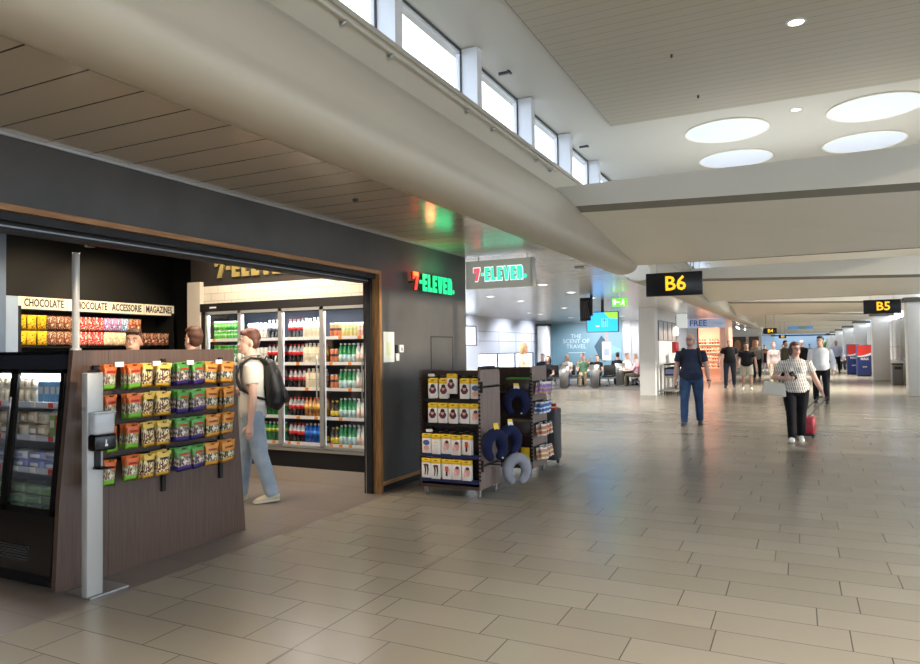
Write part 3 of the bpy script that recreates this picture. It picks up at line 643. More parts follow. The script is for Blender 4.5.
SP = {'yellow': simple_bag('yellow', '#f0c022', ('#e8b416', '#f5cf45', '#6a4a14'), 'm'), 'brown': simple_bag('brown', '#7a3d2a', ('#4b2218', '#c8b49c', '#8f5a3c')), 'red': simple_bag('red', '#d0242a', ('#b31a20', '#e34a48', '#efc9c0')),
      'purple': simple_bag('purple', '#8a78b8', ('#5a4a94', '#d8cfe6', '#c98ab0')), 'blue': simple_bag('blue', '#6f9fd6', ('#3f6db4', '#dfe8f2', '#c0d4ea')), 'orange': simple_bag('orange', '#d88a58', ('#7c3a24', '#f0d9b8', '#c05a3a')),
      'beige': simple_bag('beige', '#e0cdb0', ('#c4a47e', '#f0e6d4', '#d8b890')), 'magazine': simple_bag('magazine', '#c07a5a', ('#7a2f28', '#e6c8a8', '#3a3a44'))}
def row(zi, items, zt):
    cnt = {}
    for kind, y in items:
        cnt[kind] = cnt.get(kind, 0) + 1
        o = obj('sweet_pouch' if kind != 'magazine' else 'magazine', SP[kind]); o.location = (-8.44, y, zt); o.rotation_euler = (0, rr.uniform(-.03, .1), rr.uniform(-.1, .1))
        tag(o, '%s %s on the %s back wall shelf, %s of its colour from left' % (kind if kind != 'magazine' else 'colourful', 'sweet pouch' if kind != 'magazine' else 'magazine', ('upper', 'lower')[zi], ORD[cnt[kind] - 1]), 'pouch' if kind != 'magazine' else 'magazine', 'goods on the back wall shelves')
row(0, [('yellow', 5.17), ('yellow', 5.29), ('yellow', 5.42), ('brown', 5.54), ('brown', 5.64), ('brown', 5.74), ('brown', 5.85), ('red', 5.98), ('red', 6.1), ('red', 6.21), ('purple', 6.31), ('purple', 6.41), ('purple', 6.5), ('blue', 6.6), ('orange', 6.7), ('orange', 6.8)], 2.08)
row(1, [('yellow', 5.17), ('yellow', 5.29), ('yellow', 5.42), ('brown', 5.54), ('brown', 5.64), ('brown', 5.74), ('brown', 5.85), ('red', 5.98), ('red', 6.1), ('red', 6.21), ('beige', 6.32), ('beige', 6.42), ('beige', 6.52), ('beige', 6.62), ('magazine', 6.93), ('magazine', 7.05), ('magazine', 7.17), ('magazine', 7.29)], 1.885)
m = MB(); m.lathe([(.04, .0), (.045, -.02), (.045, -.09), (.05, -.1)], M_blacksat, 12, c=(-6.2, 4.45, 2.75)); m.box(-6.6, -5.8, 4.43, 4.47, 2.75, 2.78, M_black)
for x in (-6.55, -5.85): m.box(x - .008, x + .008, 4.44, 4.46, 2.78, 3.2, M_black)
tag(m.build('track_spotlight'), 'black track spotlight under the dark shop ceiling', 'spotlight')
for y in (5.6, 6.5): spot('shop_spot', (-7.2, y - .4, 3.1), 60, '#ffe2b8', Vector((-1.3, .35, -1.05)).to_track_quat('-Z', 'Y').to_euler(), 1.25)

# ------------------------------------------------------------------ wall of drinks coolers
dx = [-7.13, -6.53, -5.856, -5.21, -4.55]
dc = thing('drinks_cooler', 'long black glass-door drinks cooler under white tiles', 'drinks cooler', (-5.84, 6.82, 0))
X0 = 5.84
m = MB(); m.box(-7.22 + X0, -4.47 + X0, .66, .7, .3, 2.16, mat('cooler_back', '#39414d', .5)); m.box(-7.22 + X0, -7.16 + X0, 0, .7, .17, 2.16, M_black); m.box(-4.52 + X0, -4.47 + X0, 0, .7, .17, 2.16, M_black); m.box(-7.22 + X0, -4.47 + X0, .06, .7, .37, .42, M_grey); m.build('carcass', dc)
m = MB(); m.box(-7.225 + X0, -4.465 + X0, -.02, .7, 2.15, 2.26, M_black); m.box(-7.05 + X0, -6.93 + X0, -.022, -.02, 2.195, 2.215, M_paper); m.build('fascia', dc)
m = MB(); m.box(-7.22 + X0, -4.47 + X0, -.01, .6, .175, .375, M_black); m.box(-7.22 + X0, -4.47 + X0, -.03, .1, .375, .41, mat('cooler_trim', '#a29c92', .35, metal=.4)); m.build('grille', dc)
m = MB(); m.box(-7.22 + X0, -4.47 + X0, -.015, .6, 0, .175, mat('kick_panel', '#a89c8e', .35)); m.build('kick_panel', dc)
CSZ = [1.785, 1.47, 1.155, .80, .475]
M_alu = mat('cooler_aluminium', '#aeafac', .35, metal=.5)
M_led = mat('cooler_led', '#ffffff', emit=.25, ecol='#f2f7ff')
for k in range(4):
    a, b_ = dx[k] + X0, dx[k+1] + X0
    m = MB(); m.box(a, a + .028, -.02, .02, .43, 2.15, M_alu); m.box(b_ - .028, b_, -.02, .02, .43, 2.15, M_alu); m.box(a, b_, -.02, .02, 2.115, 2.15, M_alu); m.box(a, b_, -.02, .02, .42, .45, M_alu)
    d = m.build('door', dc)
    m = MB(); m.box(a + .028, b_ - .028, -.004, .004, .45, 2.115, M_glass); m.build('pane', d)
    m = MB(); m.tube([(b_ - .045, -.04, 1.0), (b_ - .045, -.055, 1.05), (b_ - .045, -.055, 1.5), (b_ - .045, -.04, 1.55)], .009, M_alu, 8); m.build('handle', d)
    m = MB(); m.box(a - .015, a + .02, .03, .045, .46, 2.1, M_led); m.build('lamp', dc)
    for z in CSZ:
        m = MB(); m.box(a + .01, b_ - .01, .07, .62, z - .02, z - .004, M_alu); m.box(a + .01, b_ - .01, .055, .07, z - .035, z + .004, mat('shelf_edge', '#e6e6e4', .4))
        for q in range(4):
            if rr.random() < .6: m.box(a + .06 + q*.14, a + .11 + q*.14, .052, .055, z - .034, z + .003, mat('orange_tag', '#e8903a', .5) if rr.random() < .35 else M_paper)
        m.build('shelf', dc)
m = MB(); m.box(-4.57 + X0, -4.53 + X0, .03, .045, .46, 2.1, M_led); m.build('lamp', dc)
def bottle_mesh(nm, liquid, label, cap, h=.232, r=.031, clear=None, lb=(.38, .62), double=None):
    b = MB(); clear = clear or liquid
    b.lathe([(r*.8, 0), (r, .008, liquid), (r, h*lb[0], liquid), (r*1.01, h*lb[0]), (r*1.01, h*lb[1], label), (r, h*lb[1]), (r*.95, h*.70, clear), (r*.45, h*.88, clear), (r*.4, h*.92, clear), (r*.46, h*.92), (r*.46, h, cap)], liquid, 10); return b.mesh(nm)
def can_mesh(nm, body, band, h=.168, r=.029):
    b = MB(); b.lathe([(r*.8, 0), (r, .01, M_steel), (r, h*.45, body), (r, h*.62, band), (r, h*.93, body), (r*.82, h, M_steel)], M_steel, 10); return b.mesh(nm)
def carton_mesh(nm, body, band, cap, h=.24):
    b = MB(); b.rbox(-.034, .034, -.034, .034, 0, h*.78, body, .008, 1); b.box(-.0345, .0345, -.0348, -.0338, h*.42, h*.47, band); b.lathe([(.03, h*.77), (.014, h*.9, body), (.014, h*.92), (.016, h*.92), (.016, h, cap)], body, 8); return b.mesh(nm)
C = lambda n, c, r=.2, **k: mat('drink_' + n, c, r, **k)
KB = {
 'cola': ('dark cola bottle with red label', 'bottle', bottle_mesh('drink_bottle', C('cola', '#1c0f0c'), C('red', '#cf2a2c'), C('red', '#cf2a2c'), clear=C('clear', '#aeb6bc', .1), lb=(.40, .60))),
 'clearcola': ('clear bottle of dark drink', 'bottle', bottle_mesh('drink_bottle', C('dark', '#27272c'), C('slate', '#5a6068'), C('capwhite', '#dcdcdc'), clear=C('clear', '#aeb6bc', .1))),
 'cream': ('cream coloured juice bottle', 'bottle', carton_mesh('drink_bottle', C('cream', '#e2dac0', .3), C('creamband', '#cfc3a6'), C('capwhite', '#dcdcdc'))),
 'white': ('tall white drink can', 'can', can_mesh('drink_can', C('white', '#e8e8e4', .3), C('whiteband', '#cfd2d0'), .2, .032)),
 'tea': ('orange iced tea bottle', 'bottle', bottle_mesh('drink_bottle', C('tea', '#c88848'), C('tealabel', '#e0b45c'), C('teacap', '#d86a3c'), clear=C('teaclear', '#d8a878', .1))),
 'blue': ('blue sports drink bottle', 'bottle', bottle_mesh('drink_bottle', C('blue', '#1f5fc0'), C('bluelabel', '#2c78d8'), C('capwhite', '#dcdcdc'))),
 'orangecan': ('orange drink can', 'can', can_mesh('drink_can', C('orange', '#e08858'), C('darkband', '#4a4a50'))),
 'yellowcan': ('pale yellow drink can', 'can', can_mesh('drink_can', C('paleyellow', '#dfcf86'), C('palegreen', '#b9c79a'))),
 'pinkcan': ('pale pink drink can', 'can', can_mesh('drink_can', C('palepink', '#e3b7a4'), C('paleband', '#e8d8c4'))),
 'green': ('green bottle with pale blue label', 'bottle', bottle_mesh('drink_bottle', C('greenglass', '#2c8a5a', .12), C('iceblue', '#b4d4d8'), C('capwhite', '#dcdcdc'), lb=(.04, .42))),
 'clear': ('clear bottle with pink label', 'bottle', bottle_mesh('drink_bottle', C('water', '#c9d2d2', .1), C('rose', '#dcc6bc'), C('capwhite', '#dcdcdc'), lb=(.04, .42))),
 'lemon': ('dark bottle with yellow label', 'bottle', bottle_mesh('drink_bottle', C('darkgrey', '#3a3a38'), C('lemon', '#e8cf3c'), C('lemon', '#e8cf3c'), h=.2, lb=(.08, .4))),
 'lime': ('green soda bottle with yellow label', 'bottle', bottle_mesh('drink_bottle', C('lime', '#2f9a48'), C('limelabel', '#c8cf4c'), C('capwhite', '#dcdcdc'), lb=(.5, .68))),
 'greencan': ('green drink can', 'can', can_mesh('drink_can', C('leaf', '#4aa83c'), C('leafband', '#9fd08a'), .118)),
}
LAY = {(0, 0): ['greencan']*9, (0, 1): ['greencan']*9,
       (1, 0): ['white']*5 + ['clearcola']*4, (1, 1): ['white']*5 + ['cola']*4, (1, 2): ['cola']*9, (1, 3): ['lime']*9, (1, 4): ['lime']*9,
       (2, 0): ['cola']*4 + ['cream']*4 + ['clearcola'], (2, 1): ['cola']*4 + ['cream']*4 + ['tea'], (2, 2): ['cola']*4 + ['cream']*3 + ['clearcola'], (2, 3): ['cola']*4 + ['tea']*5, (2, 4): ['cola']*4 + ['blue']*4 + ['lemon'],
       (3, 0): ['orangecan']*3 + ['yellowcan']*4 + ['pinkcan']*3, (3, 1): ['orangecan']*2 + ['green']*4 + ['clear']*3, (3, 2): ['orangecan']*2 + ['green']*4 + ['clear']*3, (3, 3): ['lemon']*2 + ['green']*4 + ['clear']*3, (3, 4): ['lemon']*2 + ['green']*4 + ['clear']*3}
for (k, s), its in LAY.items():
    a, b_ = dx[k] + .045, dx[k+1] - .04; n = len(its); step = (b_ - a)/n
    for i, kd in enumerate(its):
        lb, cat, me = KB[kd]
        for dep in range(2 if s >= 1 else 1):
            for lay in range(2 if kd == 'greencan' else 1):
                extra = ('' if dep == 0 else ', back row') + ('' if kd != 'greencan' else (', lower', ', upper')[lay])
                put('drink_' + cat, me, (a + (i + .5)*step, 6.925 + dep*.075, CSZ[s] - .003 + lay*.12), '%s, %s shelf, %s cooler door, %s from left%s' % (lb, ROWN[s] if s < 4 else 'lowest', ORD[k], ORD[i], extra), cat, 'drinks in the wall cooler')
for k in range(4):
    area('cooler_lamp', ((dx[k] + dx[k+1])/2, 6.88, 2.11), .55, 3.2, '#f4f8ff', sy=.05, rot=(.25, 0, 0))
# gold lettering over the tiles, wash light on the tiles and the floor before them

area('tile_wash', (-5.8, 6.55, 3.1), 2.4, 12, '#fff0dc', sy=.12, rot=(.35, 0, 0))
area('aisle_lamp', (-5.6, 5.6, 3.15), 1.6, 32, '#ffe9cc', sy=.8)
area('aisle_lamp', (-6.4, 3.5, 3.15), 1.6, 25, '#ffe9cc', sy=.8)
# fittings on the shop front: notice, switches, access hatch
m = MB(); m.box(-4.262, -4.252, 6.70, 6.93, 1.47, 1.82, mat('notice_paper', '#d5d9d0', .4)); m.box(-4.2515, -4.2505, 6.76, 6.86, 1.55, 1.70, mat('notice_tint', '#c9cfa8', .5)); tag(m.build('notice'), 'pale notice sheet on the dark wall beside the oak door frame', 'notice')
m = MB(); m.rbox(-4.262, -4.235, 7.03, 7.12, 1.58, 1.67, M_white, .006); m.rbox(-4.262, -4.24, 6.96, 7.03, 1.48, 1.57, M_white, .006); m.box(-4.262, -4.245, 6.955, 7.0, 1.575, 1.67, M_black); m.box(-4.2345, -4.234, 7.055, 7.095, 1.60, 1.64, M_grey); tag(m.build('wall_switch'), 'white switch box on the dark wall next to the notice', 'switch')
m = MB(); m.box(-4.262, -4.256, 7.85, 8.45, .9, 1.77, M_char)
for a in ((7.84, 7.85, .9, 1.78), (8.45, 8.46, .9, 1.78), (7.84, 8.46, 1.77, 1.785)): m.box(-4.262, -4.254, a[0], a[1], a[2], a[3], M_black)
tag(m.build('access_hatch'), 'flush dark access hatch in the shop front under the green lettering', 'hatch')

# ------------------------------------------------------------------ the 7-ELEVEN signs: blocky letters
def glyphs():
    S = {}
    S['7'] = [[(0,1), (.78,1), (.78,.78), (.5,0), (.2,0), (.47,.72), (.22,.72), (.22,.62), (0,.62)]]
    S['-'] = [[(0,.40), (.3,.40), (.3,.60), (0,.60)]]
    S['E'] = [[(0,0), (.58,0), (.58,.24), (.27,.24), (.27,.39), (.52,.39), (.52,.61), (.27,.61), (.27,.76), (.58,.76), (.58,1), (0,1)]]
    S['L'] = [[(0,0), (.56,0), (.56,.25), (.27,.25), (.27,1), (0,1)]]
    S['V'] = [[(.18,0), (.50,0), (.68,1), (.41,1), (.34,.42), (.27,1), (0,1)]]
    S['n'] = [[(0,0), (.27,0), (.27,.68), (.36,.68), (.36,0), (.64,0), (.64,.78), (.5,1), (0,1)]]
    return S
GL = glyphs(); ADV = {'7': .92, '-': .46, 'E': .76, 'L': .73, 'V': .82, 'n': .76}
def eleven(parent, width, h, M, seven, green, side, depth, dot=True, rim=0):
    s = '7-ELEVEn'; tot = sum(ADV[c] for c in s) + .1; k = width/tot; x = 0
    for c in s:
        mm = seven if c == '7' else green
        m = MB()
        for poly in GL[c]:
            pts = [((x + q[0])*k, q[1]*h) for q in poly]
            m.prism(pts, 0, depth, mm, 'z', M)
            gx, gy = (min(a for a, b in pts) + max(a for a, b in pts))/2, (min(b for a, b in pts) + max(b for a, b in pts))/2
            if rim: pts = [(gx + (a - gx)*(1 + rim), gy + (b - gy)*(1 + rim*.7)) for a, b in pts]
            m.prism(pts, -.002 if rim else depth*-1.2, -.001 + (.002 if rim else 0), side[0 if c == '7' else 1], 'z', M)
        m.build('letter', parent); x += ADV[c]
    if dot:
        m = MB(); m.disc((0,0,0), .03, green, seg=12, M=M @ T(x*k + .02, .04, depth)); m.build('registered_mark', parent)
M_g = mat('sign_green', '#22e08e', .4, emit=.5, ecol='#12d880'); M_r = mat('sign_red', '#ee3a34', .4, emit=.42, ecol='#f03a20')
M_or = mat('sign_orange', '#f58a2c', .4, emit=.5, ecol='#ff7a1c')
M_gs = mat('sign_green_side', '#061a12', .5); M_rs = mat('sign_red_side', '#3a0b0c', .5)
s1 = thing('shop_sign', 'glowing green and red 7-ELEVEN letters standing off the dark shop front', 'sign', (-4.17, 7.23, 2.34))
Mx = Matrix(((0,0,1,0), (1,0,0,0), (0,1,0,0), (0,0,0,1)))
eleven(s1, 1.08, .215, Mx, M_r, M_g, (M_rs, M_gs), .012)
m = MB(); m.prism([(0, .22), (.125, .22), (.125, .175), (0, .175)], .0125, .0135, M_or, 'z', Mx); m.build('letter', s1)
for y in (.06, .5, .95):
    m = MB(); m.box(-.09, -.014, y - .01, y + .01, .09, .11, M_black); m.build('standoff', s1)
l = bpy.data.lights.new('green_glow', 'AREA'); l.shape = 'RECTANGLE'; l.size = .7; l.size_y = .1; l.energy = .7; l.color = (.05, 1, .35)
lo = bpy.data.objects.new('green_glow', l); COL.objects.link(lo); lo.location = (-4.12, 7.85, 2.585); lo.rotation_euler = (PI, 0, PI/2)
l = bpy.data.lights.new('red_glow', 'POINT'); l.energy = 1.0; l.color = (1, .1, .05); l.shadow_soft_size = .05
lo = bpy.data.objects.new('red_glow', l); COL.objects.link(lo); lo.location = (-4.06, 7.5, 2.55)
gs = thing('gold_sign', 'gold 7-ELEVEN lettering on the dark wall above the white tiles', 'sign', (-7.0, 6.85, 2.6))
M_gold = mat('gold_letters', '#8f7f4a', .4, metal=.2, emit=.03)
eleven(gs, 1.36, .25, FACE_MY, M_gold, M_gold, (M_gold, M_gold), .012, dot=False)
hs = thing('hanging_sign', 'grey box sign with 7-ELEVEN lettering hung from the ceiling at the shop corner', 'sign', (-3.8, 9.12, 2.49))
m = MB(); m.box(-.545, .46, -.02, .09, 0, .40, mat('sign_box_grey', '#8f8f86', .5, emit=.22)); m.box(.46, .49, -.025, .095, -.005, .405, mat('sign_box_edge', '#c4c3bb', .4)); m.build('box', hs)
M_g2 = mat('sign_green_pale', '#3ee0b0', .4, emit=.55, ecol='#30d8a8'); M_r2 = mat('sign_red_pale', '#e4606c', .4, emit=.55, ecol='#e8485c'); M_wt = mat('sign_white_rim', '#eaf6f0', .5, emit=.5)
Mh = T(-.42, -.024, .105) @ FACE_MY
Mw = Mh @ T(-.006, -.006, -.003)
eleven(hs, .79, .19, Mh, M_r2, M_g2, (M_wt, M_wt), .004, rim=.16)
for x in (-.36, .39):
    m = MB(); m.tube([(x, .03, .40), (x, .03, .455)], .008, M_steel, 8); m.build('hanger', hs)
# ------------------------------------------------------------------ people
SKIN = {'fair': mat('skin_fair', '#cfa592', .5, noise=.06, nscale=12), 'pale': mat('skin_pale', '#e0b7a2', .5, noise=.06, nscale=12), 'tan': mat('skin_tan', '#b98f78', .5, noise=.06, nscale=12)}
def cloth(name, c, rough=.85, noise=.18, scale=9): return mat('cloth_' + name, c, rough, noise=noise, nscale=scale, spec=.25, bump=.25)
HAIRM = {'brown': mat('hair_brown', '#4a2c1e', .55, noise=.35, nscale=40), 'dark': mat('hair_dark', '#211712', .55, noise=.3, nscale=40), 'blond': mat('hair_blond', '#b08a55', .55, noise=.3, nscale=40), 'grey': mat('hair_grey', '#8f8a84', .6, noise=.2, nscale=40), 'auburn': mat('hair_auburn', '#5a3326', .55, noise=.3, nscale=40)}
M_eye = mat('eye_white', '#e4e0da', .2); M_iris = mat('eye_iris', '#2a211c', .2); M_lip = mat('lips', '#b0706a', .5); M_brow = mat('brow', '#3a2a22', .7)
def remesh(mb, vox, it, name, m):
    me = mb.mesh('raw')
    r = evald(me, [('REMESH', dict(mode='VOXEL', voxel_size=vox)), ('SMOOTH', dict(factor=.5, iterations=it))], name)
    bpy.data.meshes.remove(me)
    r.materials.clear(); r.materials.append(m)
    r.polygons.foreach_set('use_smooth', [True]*len(r.polygons)); r.polygons.foreach_set('material_index', [0]*len(r.polygons)); r.update()
    return r
def D(p, ab, s): return Vector((s*math.sin(ab)*math.cos(p), math.sin(p)*math.cos(ab), -math.cos(p)*math.cos(ab)))
class P: pass
def person(label, loc, heading, h, top, bottom, shoes, hair=('short', 'brown'), skin='fair', legs=((.25, .1), (-.25, .25)), arms=None, lean=.03, head=(0, 0), w=1., belly=0., sleeves='short', cut='trousers', vox=.012,
           seat=None, hem=-.05, face=True, beard=None, glasses=False, group=None, loose=1., woman=False, foot_yaw=.12, abduct=.03):
    """heading: world angle (radians, from +X) the person faces. Local +Y is forwards, +X the person's right. legs/arms = (right, left)."""
    m0 = mat('tmpskin', '#ffffff'); k = h; B = MB(); Tp = MB(); Bt = MB(); J = P()
    RX = Matrix.Rotation(-lean, 4, 'X')
    hips = {}; knees = {}; ank = {}; soles = []
    for s, lg in ((1, legs[0]), (-1, legs[1])):
        hp = Vector((s*.052*k*min(w, 1.15), 0, -.02*k)); th = D(lg[0], lg[2] if len(lg) > 2 else abduct, s); sh = D(lg[0] - lg[1], (lg[2] if len(lg) > 2 else abduct)*.5, s)
        kn = hp + th*.245*k; an = kn + sh*.235*k
        hips[s], knees[s], ank[s] = hp, kn, an
        fp = lg[3] if len(lg) > 3 else max(-.7, min(.0, (lg[0] - lg[1])*.9))
        soles.append(an.z - .042*k - max(0, -math.sin(fp))*.075*k)
    base = (seat if seat is not None else -min(soles))
    O = Vector((0, 0, base))
    def tor(x, y, z): return O + RX @ Vector((x*k, y*k, z*k))
    wf = .93 if woman else 1.
    LO = [(-.075, .06, .052), (-.04, .093, .066), (.0, .1, .07), (.04, .096, .068), (.09, .086, .062), (.14, .088, .064), (.19, .096, .068), (.23, .102, .065), (.255, .095, .058), (.277, .072, .05), (.295, .047, .041), (.312, .037, .036), (.325, .035, .034)]
    def torso(mb, infl, z0, z1, belly=belly, scale=1.):
        rows = [r for r in LO if z0 - 1e-6 <= r[0] <= z1 + 1e-6]
        pts, rad = [], []
        for z, a, b in rows:
            bb = b*(1 + .5*(w - 1)) + belly*math.exp(-((z - .07)/.075)**2)
            if woman and z < .05: a *= 1.05
            if woman and .07 < z < .16: a *= .9
            pts.append(tor(0, belly*.45*math.exp(-((z - .07)/.075)**2), z)); rad.append((a*w*k*scale*wf + infl, bb*k*scale + infl))
        mb.tube(pts, rad, m0, 20, ref=(0, 1, 0))
        if woman:
            for s in (-1, 1): 
                if z1 > .2: mb.ell(tor(s*.042, .052, .185), (.036*k + infl, .03*k + infl, .034*k + infl), m0, 10, 8)
    torso(B, -.004*k, -.075, .325, scale=.93)
    B.tube([tor(0, 0, .28), tor(0, .004, .315), tor(0, .012, .365)], [.042*k, .034*k*(1.12 if w > 1.1 else 1), .033*k], m0, 14)
    # head
    HM = Matrix.Translation(tor(0, .006, .335)) @ Matrix.Rotation(head[0], 4, 'Z') @ Matrix.Rotation(-head[1], 4, 'X')
    def hd(x, y, z): return HM @ Vector((x*k*1.07, y*k*1.07, (z - .345)*k*1.07))
    HR = (HM.to_3x3())
    B.ell(hd(0, .006, .412), (.0435*k, .050*k, .054*k), m0, 18, 12, R=HR)
    B.ell(hd(0, .024, .377), (.036*k, .034*k, .046*k), m0, 16, 10, R=HR)
    B.ell(hd(0, .035, .348), (.021*k, .019*k, .016*k), m0, 12, 8, R=HR)
    B.tube([hd(0, .054, .405), hd(0, .0615, .388), hd(0, .0635, .380)], [.0045*k, .0062*k, .0072*k], m0, 8)
    B.tube([hd(-.02, .051, .412), hd(0, .0545, .413), hd(.02, .051, .412)], .0052*k, m0, 8)
    B.tube([hd(-.013, .053, .361), hd(0, .0575, .361), hd(.013, .053, .361)], .005*k, m0, 8)
    for s in (-1, 1): B.ell(hd(s*.044, -.004, .389), (.005*k, .0105*k, .0155*k), m0, 8, 8, R=HR)
    # arms
    J.wrist = {}; J.hand = {}; J.elbow = {}
    arms = arms or (((.12, .12, -1), (.05, .3, -1)), ((.12, -.12, -1), (.05, .1, -1)))
    for s, (ud, fd) in ((1, arms[0]), (-1, arms[1])):
        ud = Vector((s*ud[0], ud[1], ud[2])).normalized(); fd = Vector((s*fd[0], fd[1], fd[2])).normalized()
        sh = tor(s*.102*w*wf, 0, .247); el = sh + ud*.172*k; wr = el + fd*.15*k; J.elbow[s] = el; J.wrist[s] = wr
        fat = 1 + .6*(w - 1)
        B.tube([sh - ud*.01*k, sh + ud*.06*k, el - ud*.03*k, el, el + fd*.05*k, wr - fd*.02*k, wr + fd*.006*k], [.028*k*fat, .028*k*fat, .0235*k*fat, .0225*k*fat, .0235*k*fat, .0165*k*fat, .0155*k*fat], m0, 12)
        n = Vector((-s, .15, 0)); n = (n - fd*n.dot(fd)).normalized(); u = fd.cross(n).normalized()*(1 if fd.cross(n).y > 0 or abs(fd.cross(n).y) < .2 else -1)
        if fd.cross(n).z > .5: u = fd.cross(n).normalized()
        kn_ = wr + fd*.052*k
        B.tube([wr - fd*.006*k, wr + fd*.02*k, kn_], [(.0155*k, .013*k), (.021*k, .0125*k), (.0225*k, .0105*k)], m0, 12, ref=tuple(n))
        for q, ln in enumerate((.04, .046, .043, .034)):
            b0 = kn_ + u*(.0165 - .011*q)*k - fd*.006*k; b1 = b0 + (fd*.96 + n*.25).normalized()*ln*.55*k; b2 = b1 + (fd*.75 + n*.65).normalized()*ln*.5*k
            B.tube([b0, b1, b2], [.0056*k, .0054*k, .0046*k], m0, 8)
        t0 = wr + fd*.016*k + u*.014*k; t1 = t0 + (fd*.6 + u*.75 + n*.25).normalized()*.027*k; t2 = t1 + (fd*.9 + u*.25 + n*.35).normalized()*.022*k
        B.tube([t0, t1, t2], [.0075*k, .0062*k, .005*k], m0, 8)
        J.hand[s] = kn_ + n*.012*k
        il = .012*k*loose
        if sleeves == 'short': Tp.tube([sh - ud*.02*k, sh + ud*.03*k, sh + ud*.095*k], [.034*k*fat + il*.3, .032*k*fat + il*.5, .030*k*fat + il*.7], m0, 14)
        elif sleeves == 'long': Tp.tube([sh - ud*.02*k, sh + ud*.03*k, el - ud*.03*k, el, el + fd*.05*k, wr - fd*.012*k], [.034*k*fat + il*.3, .032*k*fat + il*.6, .026*k*fat + il*.8, .026*k*fat + il*.8, .025*k*fat + il*.7, .019*k*fat + il*.5], m0, 14)
        Tp.ell(tor(s*.092*w*wf, 0, .246), (.04*k, .04*k, .033*k), m0, 12, 8)
    # legs
    kids = []
    for s, lg in ((1, legs[0]), (-1, legs[1])):
        hp, kn, an = hips[s] + O, knees[s] + O, ank[s] + O; fat = 1 + .5*(w - 1)
        mid = (kn*.62 + an*.38)
        B.tube([hp, hp.lerp(kn, .5), kn, mid, an.lerp(mid, .25), an - Vector((0, 0, .018*k))], [.05*k*fat, .042*k*fat, .03*k, .031*k, .021*k, .02*k], m0, 14)
        il = .011*k*loose
        if cut == 'trousers':
            Bt.tube([hp + (hp - kn).normalized()*.01*k, hp.lerp(kn, .45), kn, mid, an + Vector((0, 0, -.012*k))], [.056*k*fat + il*.4, .047*k*fat + il*.7, .035*k + il*.8, .034*k + il*.75, .027*k + il*.85], m0, 16)
        elif cut == 'shorts':
            Bt.tube([hp + (hp - kn).normalized()*.01*k, hp.lerp(kn, .45), hp.lerp(kn, .86)], [.056*k*fat + il*.6, .05*k*fat + il*1.2, .043*k + il*1.6], m0, 16)
        fp = lg[3] if len(lg) > 3 else max(-.7, min(.0, (lg[0] - lg[1])*.9))
        fm = Matrix.Translation(an) @ Matrix.Rotation(-s*foot_yaw, 4, 'Z') @ Matrix.Rotation(fp, 4, 'X')
        S = MB(); q = k*1.0
        S.tube([(0, -.036*q, -.022*q), (0, -.03*q, -.02*q), (0, .0, -.014*q), (0, .04*q, -.02*q), (0, .085*q, -.027*q), (0, .108*q, -.031*q)], [(.010*q, .012*q), (.021*q, .021*q), (.023*q, .026*q), (.024*q, .021*q), (.025*q, .014*q), (.012*q, .008*q)], m0, 12, ref=(0, 0, 1))
        S.tube([(0, 0, -.02*q), (0, -.003*q, .008*q)], [.024*q, .022*q], m0, 12)
        Sl = MB(); Sl.prism([(-.016*q, -.036*q), (.016*q, -.036*q), (.021*q, -.015*q), (.022*q, .02*q), (.027*q, .07*q), (.02*q, .105*q), (.0, .115*q), (-.02*q, .105*q), (-.027*q, .07*q), (-.022*q, .02*q), (-.021*q, -.015*q)], -.042*q, -.031*q, shoes[1])
        kids.append((remesh(S, max(vox*.75, .007), 2, 'shoe', shoes[0]), fm, Sl))
    bodyo = obj('person', remesh(B, vox, 3, 'body', SKIN[skin])); tag(bodyo, label, 'person', group)
    bodyo.location = loc if len(loc) == 3 else (loc[0], loc[1], 0); bodyo.rotation_euler = (0, 0, heading - PI/2)
    cv = max(vox, .010)
    torso(Tp, .008*k*loose, hem, .295, belly=belly); obj('shirt', remesh(Tp, cv, 3, 'shirt', top), bodyo)
    torso(Bt, .006*k, -.075, .04, belly=belly*.6); obj('trousers' if cut == 'trousers' else 'shorts', remesh(Bt, cv, 3, 'trousers', bottom), bodyo)
    for sm, fm, Sl in kids:
        o = obj('shoe', sm, bodyo); o.matrix_local = fm; Sl.build('sole', o)
    # hair
    st, hc = hair; Hm = MB()
    if st != 'bald':
        Hm.ell(hd(0, -.006, .430), (.0465*k, .0515*k, .0455*k), m0, 18, 12, R=HR)
        Hm.ell(hd(0, -.017, .405), (.0445*k, .036*k, .046*k), m0, 16, 10, R=HR)
        if st == 'short': Hm.ell(hd(0, .012, .4485), (.042*k, .0415*k, .0255*k), m0, 14, 8, R=HR)
        if st in ('quiff', 'thick'):
            Hm.ell(hd(.0, .03, .452), (.038*k, .03*k, .02*k), m0, 14, 8, R=HR); Hm.ell(hd(0, -.0, .458), (.042*k, .046*k, .026*k), m0, 14, 8, R=HR)
            for q in range(5): Hm.ell(hd(-.026 + .013*q, .046 - .004*abs(q - 2), .447 + .003*(q % 2)), (.011*k, .016*k, .012*k), m0, 8, 6, R=HR)
        if st == 'bob':
            for s in (-1, 1): Hm.ell(hd(s*.04, -.006, .385), (.015*k, .036*k, .05*k), m0, 12, 10, R=HR)
            Hm.ell(hd(0, -.035, .37), (.042*k, .03*k, .05*k), m0, 12, 10, R=HR); Hm.ell(hd(.01, .035, .447), (.038*k, .024*k, .02*k), m0, 12, 8, R=HR)
        if st == 'long':
            for s in (-1, 1): Hm.ell(hd(s*.042, -.008, .36), (.016*k, .034*k, .075*k), m0, 12, 10, R=HR)
            Hm.ell(hd(0, -.04, .34), (.045*k, .03*k, .08*k), m0, 12, 10, R=HR)
